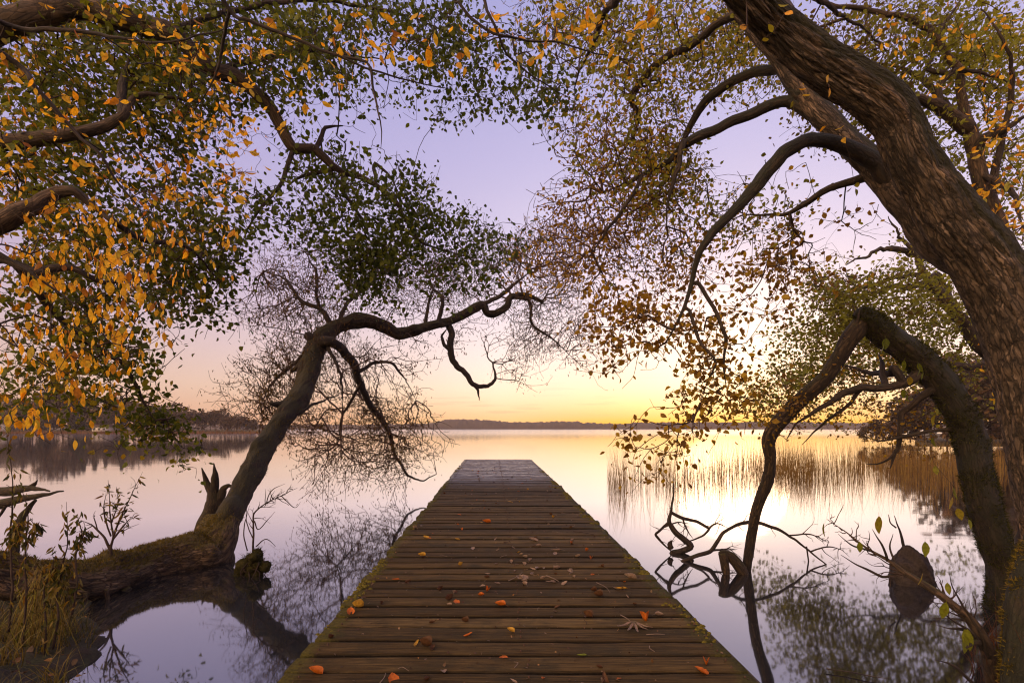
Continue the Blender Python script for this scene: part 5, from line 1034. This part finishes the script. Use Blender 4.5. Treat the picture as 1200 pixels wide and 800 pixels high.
# leaf litter on the banks
q = rng.uniform([-6, 1.5], [6, 5.4], (7000, 2)); s_ = land_s(q[:, 0], q[:, 1]); q = q[s_ > -.02][:2400]
lit = np.array([[a, b, ground(a, b) + .015] for a, b in q])
ob = leaves('leaf_litter', lit, rng.uniform(.03, .07, len(lit)), 0.0, leaf_mat('litter_leaf', [(0, (.04, .02, .01)), (.6, (.12, .06, .025)), (.9, (.24, .12, .03)), (1, (.45, .20, .03))], .2), None, rng, T_SMALL, normal_up=3.0)
tag(ob, 'brown leaf litter scattered over the banks', 'leaf litter', None, 'stuff')

# ------------------------------------------------------------------ reeds
m_reed = leaf_mat('reed_stalk', [(0, (.13, .07, .024)), (.5, (.32, .19, .055)), (1, (.50, .34, .10))], .6)
rng = np.random.default_rng(111)
def reed_pts(n, x0, x1, d0, d1, dens=None):
    px = rng.uniform(x0, x1, n) + rng.normal(0, 9, n); px = np.where(px < 711, px + 2 * (711 - px) + rng.exponential(12, n), px); d = d0 + (d1 - d0) * rng.random(n)
    p = np.stack([(px - CX) / F * d, d, np.full(n, -.05)], 1)
    k = np.array([nz((a[0] * .55, a[1] * .45, 3)) for a in p]) + rng.normal(0, .12, n) > (dens if dens is not None else -1)
    return p[k]
blades('reed_bed', 'dense belt of brown reeds standing in the lake behind the bowed stem', np.vstack([reed_pts(2000, 905, 1180, 19, 27, -.12), reed_pts(1000, 1000, 1180, 19, 27, -.25), reed_pts(450, 870, 930, 19.5, 26, -.05), reed_pts(800, 840, 1010, 18, 23, -.05)]), (.5, 1.55), .012, .12, m_reed, rng, .3)
blades('sparse_reeds', 'thin scattered reeds standing in bright water right of the jetty', np.vstack([reed_pts(700, 712, 800, 13.5, 19.5, .0), reed_pts(1900, 760, 960, 14.5, 20, -.05), reed_pts(700, 940, 1110, 13.5, 19, 0.0), reed_pts(60, 712, 745, 13, 16)]), (.45, 1.4), .009, .16, m_reed, rng, .35)

# ------------------------------------------------------------------ far shores
m_far = leaf_mat('far_foliage', [(0, (.035, .028, .016)), (.5, (.07, .05, .024)), (.8, (.12, .07, .03)), (1, (.16, .085, .03))], .2)
m_con = leaf_mat('far_conifer', [(0, (.012, .022, .012)), (1, (.035, .05, .022))], .1)
m_hill = plain_mat('wooded_hill', (.03, .028, .02), (.075, .055, .034), .12, .95, .5)
def ridge(name, label, d0, pts, seed, step=4, deep=120):
    x = np.arange(pts[0][0], pts[-1][0] + 1, step, dtype=float)
    top = np.interp(x, [p[0] for p in pts], [p[1] for p in pts])
    top = np.array([max(0, t + (1.1 * nz((a * .05, seed, 0)) + .8 * nz((a * .16, seed, 3)) + .9 * nz((a * .45, seed, 5)) + .8 * nz((a * 1.1, seed, 7))) * min(1, t / 4)) for a, t in zip(x, top)])
    V = []; fr_ = [(0, 0), (.002, .45), (.02, .8), (.12, 1.0), (.5, 1.05), (1, .2)]
    for u_, hh in fr_:
        d = d0 + deep * u_
        jit = np.array([1 + .12 * nz((a * .3, u_ * 40, seed)) for a in x])
        V.append(np.stack([(x - CX) / F * d, np.full(len(x), d), np.maximum(-.3, top * hh * jit / F * d0 - .2)], 1))
    m = len(x); ii = np.arange(len(fr_) - 1)[:, None] * m + np.arange(m - 1)[None]
    return tag(mesh_np(name, np.concatenate(V), [np.stack([ii, ii + 1, ii + m + 1, ii + m], -1).reshape(-1, 4)], m_hill), label, None, None, 'structure')
ridge('hills', 'low wooded hills on the far side of the lake', 620, [(-500, 5), (250, 5), (420, 6), (500, 7), (525, 11.5), (552, 12), (585, 9.5), (612, 8), (640, 10), (672, 9.5), (700, 7.5), (720, 7), (760, 8.5), (860, 9), (1000, 8), (1700, 8)], 3.3, .7, 200)
def flat_strip(name, label, d0, d1, x0, x1, h, mat_):
    x = np.linspace(x0, x1, 60); V = []
    for d, z in ((d0, -.1), (d0 + .8, h * .6), (d0 + 6, h), (d1, h * 1.2)):
        V.append(np.stack([(x - CX) / F * d, d + 1.5 * np.array([nz((a * .02, 2, 7)) for a in x]), np.full(60, z)], 1))
    ii = np.arange(3)[:, None] * 60 + np.arange(59)[None]
    return tag(mesh_np(name, np.concatenate(V), [np.stack([ii, ii + 1, ii + 61, ii + 60], -1).reshape(-1, 4)], mat_), label, None, None, 'structure')
flat_strip('shore_terrain', 'grassy far shore along the left of the lake', 150, 260, -520, 312, .9, plain_mat('shore_grass', (.03, .032, .01), (.11, .08, .03), .4, .95, .3))
flat_strip('shore_terrain.001', 'low wooded shore on the right behind the reeds', 50, 130, 1075, 1700, .22, bpy.data.materials['shore_grass'])
rng = np.random.default_rng(121)
def tree_mesh(kind, seed):
    r = np.random.default_rng(seed); t = MB()
    if kind == 'conifer':
        n = 900; z = r.random(n) ** .8; rad = (1 - z) * .22 * (.6 + .4 * np.abs(np.sin(z * 22))) * np.sqrt(r.random(n)) ** .6
        a = r.random(n) * 6.283; p = np.stack([rad * np.cos(a), rad * np.sin(a), .06 + z * .94], 1); s = .05
    elif kind == 'bare':
        n = 900; c = r.normal(0, 1, (9, 3)) * [.15, .15, .17] + [0, 0, .66]; k = r.integers(0, 9, n)
        p = c[k] + r.normal(0, .085, (n, 3)); s = .03
    else:
        n = 1300; c = r.normal(0, 1, (12, 3)) * [.17, .17, .18] + [0, 0, .58]; k = r.integers(0, 12, n)
        p = c[k] + r.normal(0, .085, (n, 3)); p[:, 2] = np.clip(p[:, 2], .08, 1); s = .045
    return p, s, r
protos = {}
def far_tree(kind, label, mat_, seed):
    p, s, r = tree_mesh(kind, seed)
    t = thing('far_tree', label, 'tree'); tag(t, group='trees on the far shore')
    lm = np.array([[-.5, 0, -.2], [.5, 0, -.2], [.35, 0, .3], [-.35, 0, .3]])
    R = r.normal(size=(len(p), 3, 3)); U = R[:, 0] / np.linalg.norm(R[:, 0], axis=1)[:, None]; W = np.cross(U, R[:, 1]); W /= np.linalg.norm(W, axis=1)[:, None]
    sz = s * r.uniform(.6, 1.5, len(p))[:, None, None]
    V = p[:, None] + sz * (lm[None, :, 0:1] * U[:, None] * 1.4 + lm[None, :, 2:3] * W[:, None] * 1.4)
    mesh_np('crown', V.reshape(-1, 3), [np.arange(len(p) * 4).reshape(-1, 4)], mat_, t, {'rnd': np.repeat(r.random(len(p)), 4)}, smooth=False)
    b = MB()
    for q in range(1 if kind == 'conifer' else 6):
        e = p[r.integers(0, len(p))] if q else np.array([.0, 0, .85 if kind != 'conifer' else .9])
        pa = catmull(np.array([[0, 0, -.03], [0, 0, .25 if q else .3], (np.array([0, 0, .3]) + e) / 2, e]), 10)
        V, fs, tc = tube(pa, np.linspace(.014 if not q else .009, .003, 10), 6); b.add(V, fs)
    b.build('trunk', m_twig, t)
    return t
def put(src, x, y, z, h, rz, wid=1.0):
    t = src.copy(); COL.objects.link(t); t.location = (x, y, z); t.scale = (h * wid, h * wid, h); t.rotation_euler = (0, 0, rz)
    for ch in list(src.children):
        c = ch.copy(); COL.objects.link(c); c.parent = t
    return t
kinds = [far_tree('broad', 'russet broadleaved tree on the far left shore', m_far, 1), far_tree('broad', 'russet broadleaved tree on the far left shore', m_far, 2), far_tree('conifer', 'dark pointed conifer on the far left shore', m_con, 3), far_tree('bare', 'thin leafless tree on the far left shore', m_far, 4)]
spots = []
for px in np.arange(-150, 312, 6.5):
    x_ = px + rng.uniform(-3, 3); d = 152 + rng.uniform(0, 9)
    hh = np.interp(x_, [-150, 0, 40, 90, 120, 150, 190, 230, 262, 285, 300, 315], [34, 39, 49, 51, 38, 42, 33, 28, 27, 22, 13, 8]) * rng.uniform(.72, 1.05)
    kd = rng.choice([0, 1, 2, 3], p=[.38, .34, .12, .16]) if x_ < 180 else rng.choice([0, 1])
    if 80 < x_ < 125 and rng.random() < .7: kd = 2
    spots.append((kd, (x_ - CX) / F * d, d, .5, hh / F * d, rng.random() * 6.3, rng.uniform(.8, 1.25)))
used = set()
for kd, x, y, z, h, rz, wd in spots:
    if kd not in used:
        t = kinds[kd]; used.add(kd); t.location = (x, y, z); t.scale = (h * wd, h * wd, h); t.rotation_euler = (0, 0, rz)
    else: put(kinds[kd], x, y, z, h, rz, wd)
near = far_tree('broad', 'brown wooded tree on the right shore behind the reeds', m_far, 6); tag(near, group='trees on the right shore')
for k in range(26):
    px = 1010 + k * 17 + rng.uniform(-6, 6); d = 50 + rng.uniform(0, 14)
    hh = np.interp(px, [1000, 1060, 1120, 1200, 1450], [16, 40, 85, 130, 190]) * rng.uniform(.8, 1.1)
    a_ = ((px - CX) / F * d, d, .2, hh / F * d, rng.random() * 6.3, rng.uniform(1.0, 1.5))
    if k == 0: near.location = a_[:3]; near.scale = (a_[3] * a_[5], a_[3] * a_[5], a_[3]); near.rotation_euler = (0, 0, a_[4])
    else: put(near, *a_)
# the unbroken wood behind the single trees
n = 5200; px = rng.uniform(-480, 300, n); d = rng.uniform(163, 200, n)
ht = np.interp(px, [-480, 0, 90, 130, 190, 262, 285, 300], [38, 37, 39, 35, 29, 25, 19, 10]) * (.8 + .2 * np.array([nz((a * .09, b * .2, 1)) for a, b in zip(px, d)])) / F * 160 * 1.05
p = np.stack([(px - CX) / F * d, d, .4 + ht * np.sqrt(rng.random(n))], 1)
R = rng.normal(size=(n, 2, 3)); U = R[:, 0] / np.linalg.norm(R[:, 0], axis=1)[:, None]; W = np.cross(U, R[:, 1]); W /= np.linalg.norm(W, axis=1)[:, None]
lm = np.array([[-.6, -.4], [.6, -.4], [.4, .5], [-.4, .5]])
V = p[:, None] + rng.uniform(.5, 1.1, n)[:, None, None] * (lm[None, :, 0:1] * U[:, None] + lm[None, :, 1:2] * W[:, None])
o = mesh_np('far_wood', V.reshape(-1, 3), [np.arange(n * 4).reshape(-1, 4)], m_far, None, {'rnd': np.repeat(rng.random(n), 4)}, smooth=False)
tag(o, 'brown autumn wood filling the far left shore', 'wood', None, 'stuff')
px_ = np.stack([np.linspace(-500, 310, 2600)], 1)[:, 0]; d = rng.uniform(148.6, 150.5, 2600)
blades('shore_reeds', 'orange reed fringe along the far left shore', np.stack([(px_ - CX) / F * d, d, np.zeros(2600)], 1), (.5, 1.3), .16, .1, leaf_mat('orange_reed', [(0, (.16, .07, .03)), (1, (.32, .15, .06))], .4), rng, .2)
# two small houses
m_wall = plain_mat('white_render', (.62, .58, .54), (.72, .68, .64), 2, .9, .1); m_roof = plain_mat('dark_roof', (.05, .035, .03), (.09, .06, .05), 3, .8); m_glass = plain_mat('dark_window', (.02, .025, .03), (.03, .035, .04), 1, .15)
def house(px, d, wpx, hpx, label):
    w_, h_ = wpx / F * d, hpx / F * d; c = np.array([(px - CX) / F * d, d, .6]); t = thing('house', label, 'house', c)
    b = MB(); box(b, c + [-w_ / 2, 0, 0], c + [w_ / 2, 5, h_]); b.build('wall', m_wall, t, False)
    b = MB(); o_ = .35; zt = c[2] + h_ + .01
    V = [[c[0] - w_ / 2 - o_, d - o_, zt], [c[0] + w_ / 2 + o_, d - o_, zt], [c[0] + w_ / 2 + o_, d + 5 + o_, zt], [c[0] - w_ / 2 - o_, d + 5 + o_, zt], [c[0] - w_ / 2 - o_, d + 2.5, zt + h_ * .6], [c[0] + w_ / 2 + o_, d + 2.5, zt + h_ * .6]]
    b.add(V, [np.array([[0, 1, 5, 4], [2, 3, 4, 5], [0, 3, 2, 1]]), np.array([[0, 4, 3], [1, 2, 5]])]); b.build('roof', m_roof, t, False)
    for k in range(3):
        b = MB(); x = c[0] - w_ / 2 + w_ * (k + .5) / 3
        box(b, np.array([x - w_ * .08, d - .06, c[2] + h_ * .35]), np.array([x + w_ * .08, d - .003, c[2] + h_ * .75])); b.build('window', m_glass, t, False)
house(116, 149.8, 17, 5.5, 'small white house with a dark roof on the far shore under the trees')
house(-4, 150.5, 14, 9, 'pale house at the left edge among the far shore trees')

# ------------------------------------------------------------------ fallen leaves and twigs on the jetty
rng = np.random.default_rng(131)
def lm_(name, cols, rough=.6): return leaf_mat(name, cols, .18, rough=rough)
F_OR = lm_('fallen_orange', [(0, (.40, .09, .010)), (1, (.56, .16, .014))]); F_BR = lm_('fallen_brown', [(0, (.06, .028, .014)), (1, (.12, .055, .025))]); F_PA = lm_('fallen_pale', [(0, (.22, .15, .11)), (1, (.34, .26, .21))], .35); F_YE = lm_('fallen_yellow', [(0, (.46, .26, .03)), (1, (.5, .3, .04))]); F_GR = lm_('fallen_green', [(0, (.12, .16, .012)), (1, (.16, .2, .016))])
def leaf_mesh(seed, curl, width, sharp=.35):
    r = np.random.default_rng(seed); nu, nv = 9, 6; V = []
    for i in range(nu):
        t = i / (nu - 1); w_ = width * math.sin(math.pi * t ** (.8)) ** .75 * .5
        for j in range(nv):
            s = (j / (nv - 1) * 2 - 1); x = s * w_ * (1 + .06 * r.normal()); y = t - .5
            z = curl * (abs(s) ** 1.6 * w_ * 2 + (t - .5) ** 2 * .9) + .05 * r.random() - .02 * abs(s)
            V.append([x, y, z])
    V = np.array(V); V[:, 2] -= V[:, 2].min() - .01
    ii = np.arange(nu - 1)[:, None] * nv + np.arange(nv - 1)[None]
    f = np.stack([ii, ii + 1, ii + nv + 1, ii + nv], -1).reshape(-1, 4)
    k = len(V); zz = V[nv // 2][2]
    V = np.vstack([V, [[-.014, -.47, zz], [.014, -.47, zz], [.010, -.78, .03], [-.010, -.78, .03]]])
    return V, [f, np.array([[k, k + 1, k + 2, k + 3]])]
lproto = {}
def fallen(label, px, py, size, mat_, var, rz=None, tilt=0.0, group=None):
    key = (var, mat_.name)
    p = on_plane(px, py, DZ + .004)
    if key not in lproto:
        V, fs = leaf_mesh(var, [.35, .8, .15, 1.3, .5][var % 5], [.62, .5, .7, .55, .3][var % 5])
        o = mesh_np('fallen_leaf', V, fs, mat_, None, {'rnd': np.full(len(V), .5)}, loc=(0, 0, 0)); lproto[key] = o
    else:
        o = lproto[key].copy(); COL.objects.link(o)
    o.location = p; o.scale = (size, size, size); o.rotation_euler = (tilt, rng.normal(0, .08), rng.random() * 6.3 if rz is None else rz)
    return tag(o, label, 'leaf', group)
for px, py, s, m_, v, rz, tl, lab in [
    (369, 788, .085, F_OR, 1, 1.4, .35, 'bright orange leaf near the bottom left corner of the jetty'), (461, 796, .085, F_OR, 2, .5, .5, 'large orange brown leaf at the bottom edge of the jetty'), (586, 709, .085, F_OR, 1, 1.3, .1, 'curled orange leaf alone in the middle of the near planks'),
    (411, 717, .085, F_OR, 0, .4, .4, 'orange leaf at the left edge of the near planks'), (822, 787, .08, F_OR, 0, .9, .3, 'small orange leaf near the bottom right corner of the jetty'), (757, 727, .11, F_OR, 3, 3.0, .8, 'upright red brown leaf beside the grey twig on the right of the jetty'),
    (494, 651, .09, F_YE, 1, 1.2, .1, 'yellow leaf near the left edge of the middle planks'), (418, 711, .085, F_YE, 3, 2, .4, 'yellow curled leaf behind the orange leaf at the left edge'), (535, 705, .07, F_OR, 2, .4, .2, 'tiny rusty leaf between the yellow and the curled orange leaves'),
    (570, 612, .12, F_OR, 1, 1.5, .2, 'orange leaf on the far half of the jetty left of its middle'), (598, 588, .11, F_YE, 2, 1.5, .3, 'yellow orange leaf at the far wet end of the jetty'), (499, 630, .09, F_YE, 0, 1, .3, 'small golden leaf near the mossy left edge'), (536, 632, .07, F_YE, 0, 2, .3, 'small golden leaf between the left edge and the middle of the jetty'),
    (527, 800, .0, None, 0, 0, 0, ''), (498, 756, .085, F_BR, 3, 1.2, .2, 'dark crumpled leaf on the near left planks'), (526, 703, .07, F_BR, 3, 2.4, .2, 'dark crumpled leaf beside the curled orange leaf'), (688, 722, .075, F_BR, 3, 1, .3, 'crumpled brown leaf with a pale edge on the near right planks'),
    (709, 797, .10, F_BR, 4, .2, .9, 'brown upright leaf at the bottom edge right of the middle'), (612, 677, .12, F_PA, 2, 1.0, .1, 'biggest pale leaf in the scatter of pale leaves'), (738, 677, .11, F_PA, 1, 1.4, .3, 'pale pinkish leaf near the right edge of the jetty'), (728, 690, .10, F_YE, 4, 1.5, .0, 'narrow yellow green leaf near the right edge of the jetty'),
    (701, 698, .075, F_BR, 3, 1.2, .1, 'dark green brown leaf left of the narrow yellow leaf'), (682, 768, .06, F_GR, 4, 1.5, 0, 'tiny green leaf on the near planks'), (590, 770, .05, F_OR, 2, 1.5, 0, 'tiny rust red leaf on the near planks'), (625, 633, .12, F_PA, 0, 1.3, .3, 'pale leaf beyond the scatter of pale leaves'), (652, 645, .12, F_PA, 4, 1.6, 0, 'long pale narrow leaf on the right of the middle planks'), (464, 679, .07, F_OR, 4, 1.5, 0, 'thin orange leaf on the left planks')]:
    if m_ is not None: fallen(lab, px, py, s, m_, v, rz, tl)
def onj(px, py):
    p = on_plane(px, py, DZ); return xL(p[1]) + .06 < p[0] < xR(p[1]) - .06
cnt = 0
for q in range(40):
    px, py = rng.normal(622, 32), rng.normal(672, 9)
    if q % 2: px, py = rng.normal(640, 55), rng.normal(664, 16)
    if onj(px, py): fallen('small pale leaf in the scatter of pale leaves on the jetty', px, py, rng.uniform(.04, .075), F_PA, int(rng.choice([0, 1, 4])), tilt=rng.uniform(0, .5), group='pale leaves on the jetty')
while cnt < 150:
    d = 2.6 + 14 * rng.random() ** 1.2; py = HY + HD * F / d; x = rng.uniform(xL(d) + .08, xR(d) - .08); px = CX + x / d * F
    m_ = [F_BR, F_PA, F_OR, F_YE][int(rng.choice(4, p=[.58, .2, .14, .08]))]
    lab = {F_BR.name: 'small dark brown leaf on the jetty planks', F_PA.name: 'small pale dry leaf on the jetty away from the pale scatter', F_OR.name: 'small reddish orange leaf flat on the jetty planks', F_YE.name: 'small yellow leaf flat on the jetty planks'}[m_.name]
    fallen(lab, px, py, rng.uniform(.03, .07) * (.9 if m_ is F_BR else 1), m_, int(rng.choice([0, 1, 2, 3, 4])), tilt=rng.uniform(0, .5), group=lab.replace('leaf', 'leaves', 1)); cnt += 1
# crumbs of leaf and bark caught on the boards
nn = 1500; dd = 2.5 + 14 * rng.random(nn) ** 1.1; ue = rng.random(nn); ue = np.where(rng.random(nn) < .35, ue ** 3, ue); ue = np.where(rng.random(nn) < .5, ue, 1 - ue)
cx_ = np.array([xL(a) + .03 + (xR(a) - xL(a) - .06) * u_ for a, u_ in zip(dd, ue)])
ob = leaves('leaf_crumbs', np.stack([cx_, dd, np.full(nn, DZ + .008)], 1), rng.uniform(.006, .026, nn), 0.0, leaf_mat('crumb', [(0, (.03, .016, .008)), (.6, (.10, .05, .02)), (.85, (.20, .14, .09)), (1, (.34, .15, .02))], .15), None, rng, T_SMALL, normal_up=4.0)
tag(ob, 'crumbs of dead leaf and bark strewn over the jetty planks', 'leaf crumbs', None, 'stuff')
# bits of twig, and the spray of grey leaves
def stick(label, a, b_, r, m_=m_twig, group=None):
    A = on_plane(*a, DZ + .01); B_ = on_plane(*b_, DZ + .012); mid = (A + B_) / 2 + rng.normal(0, .012, 3) * [1, 1, .3] + [0, 0, .006]
    c = catmull(np.array([A, mid, B_]), 14); V, fs, tc = tube(c, np.linspace(r, r * .5, 14), 6)
    return tag(mesh_np('twig', V, fs, m_, None, loc=A), label, 'twig', group)
m_pale = plain_mat('pale_twig', (.12, .085, .06), (.22, .16, .12), 20, .7)
stick('thin brown twig lying beside the pale leaf scatter', (596, 680), (612, 670), .004, m_pale); stick('dark twig right of the pale leaf scatter', (640, 674), (655, 681), .005, m_pale); stick('crooked thin twig on the right near planks', (699, 682), (715, 694), .003, m_pale); stick('bent twig at the bottom edge near the brown leaf', (445, 800), (452, 788), .003, m_pale)
stick('long dark twig near the far right edge', (672, 622), (696, 626), .006); stick('pale straw by the long pale leaf', (667, 672), (669, 666), .004, m_pale)
for k in range(34):
    d = rng.uniform(2.7, 12); x = rng.uniform(xL(d) + .2, xR(d) - .2); px, py = CX + x / d * F, HY + HD * F / d; a = rng.random() * 6.3; l = rng.uniform(.03, .12)
    stick('short broken bit of twig on the planks', (px, py), (CX + (x + l * math.cos(a)) / (d + l * math.sin(a)) * F, HY + HD * F / (d + l * math.sin(a))), rng.uniform(.0016, .0035), m_pale if rng.random() < .5 else m_twig, 'bits of twig on the jetty')
t = thing('leafy_twig', 'fallen twig with a fan of long silvery leaves on the near right planks', 'twig', on_plane(743, 732, DZ))
A = on_plane(727, 720, DZ + .008); B_ = on_plane(744, 733, DZ + .012)
c = catmull(np.array([A, (A + B_) / 2 + [0, 0, .01], B_]), 12); V, fs, tc = tube(c, np.linspace(.003, .002, 12), 6); mesh_np('stem', V, fs, m_pale, t)
V0, fs0 = leaf_mesh(4, .7, .13)
for (qx, qy, tx, ty) in [(741, 730, 723, 736), (742, 732, 735, 741), (744, 733, 748, 743), (746, 732, 759, 739), (745, 731, 765, 737)]:
    a_ = on_plane(qx, qy, DZ + .01); b_ = on_plane(tx, ty, DZ + .006); dv = b_ - a_; L_ = np.linalg.norm(dv); ax = dv / L_; sd = np.array([ax[1], -ax[0], 0]); 
    V = a_ + L_ * ((V0[:, 1:2] + .5) * ax + V0[:, 0:1] * sd) + np.array([0, 0, 1.0]) * (V0[:, 2:3] * L_ * .8)
    mesh_np('leaf', V, fs0, F_PA, t, {'rnd': np.full(len(V), .4)})

# ------------------------------------------------------------------ evening air
mh, nt, out = mat_new('evening_air')
pv = N(nt, 'ShaderNodeVolumePrincipled'); pv.inputs['Color'].default_value = (.95, .80, .78, 1); pv.inputs['Density'].default_value = .00042; pv.inputs['Anisotropy'].default_value = .0
nt.links.new(pv.outputs[0], out.inputs['Volume'])
b = MB(); box(b, np.array([-2600, -70, -2.0]), np.array([2600, 1100, 30.0])); tag(b.build('haze', mh, None, False), 'thin pinkish evening haze over the lake', None, None, 'stuff')

# ------------------------------------------------------------------ render settings
cy = scn.cycles
cy.max_bounces = 6; cy.diffuse_bounces = 3; cy.glossy_bounces = 3; cy.transmission_bounces = 4; cy.transparent_max_bounces = 4; cy.volume_bounces = 0
cy.caustics_reflective = False; cy.caustics_refractive = False; cy.sample_clamp_indirect = 6
cy.use_denoising = True; cy.use_adaptive_sampling = True
vs = scn.view_settings
scn.cycles.pixel_filter_type = 'BLACKMAN_HARRIS'; scn.cycles.filter_width = 1.15
scn.display_settings.display_device = 'sRGB'; vs.view_transform = 'Standard'; vs.look = 'None'; vs.exposure = .15; vs.gamma = 1; vs.use_curve_mapping = False
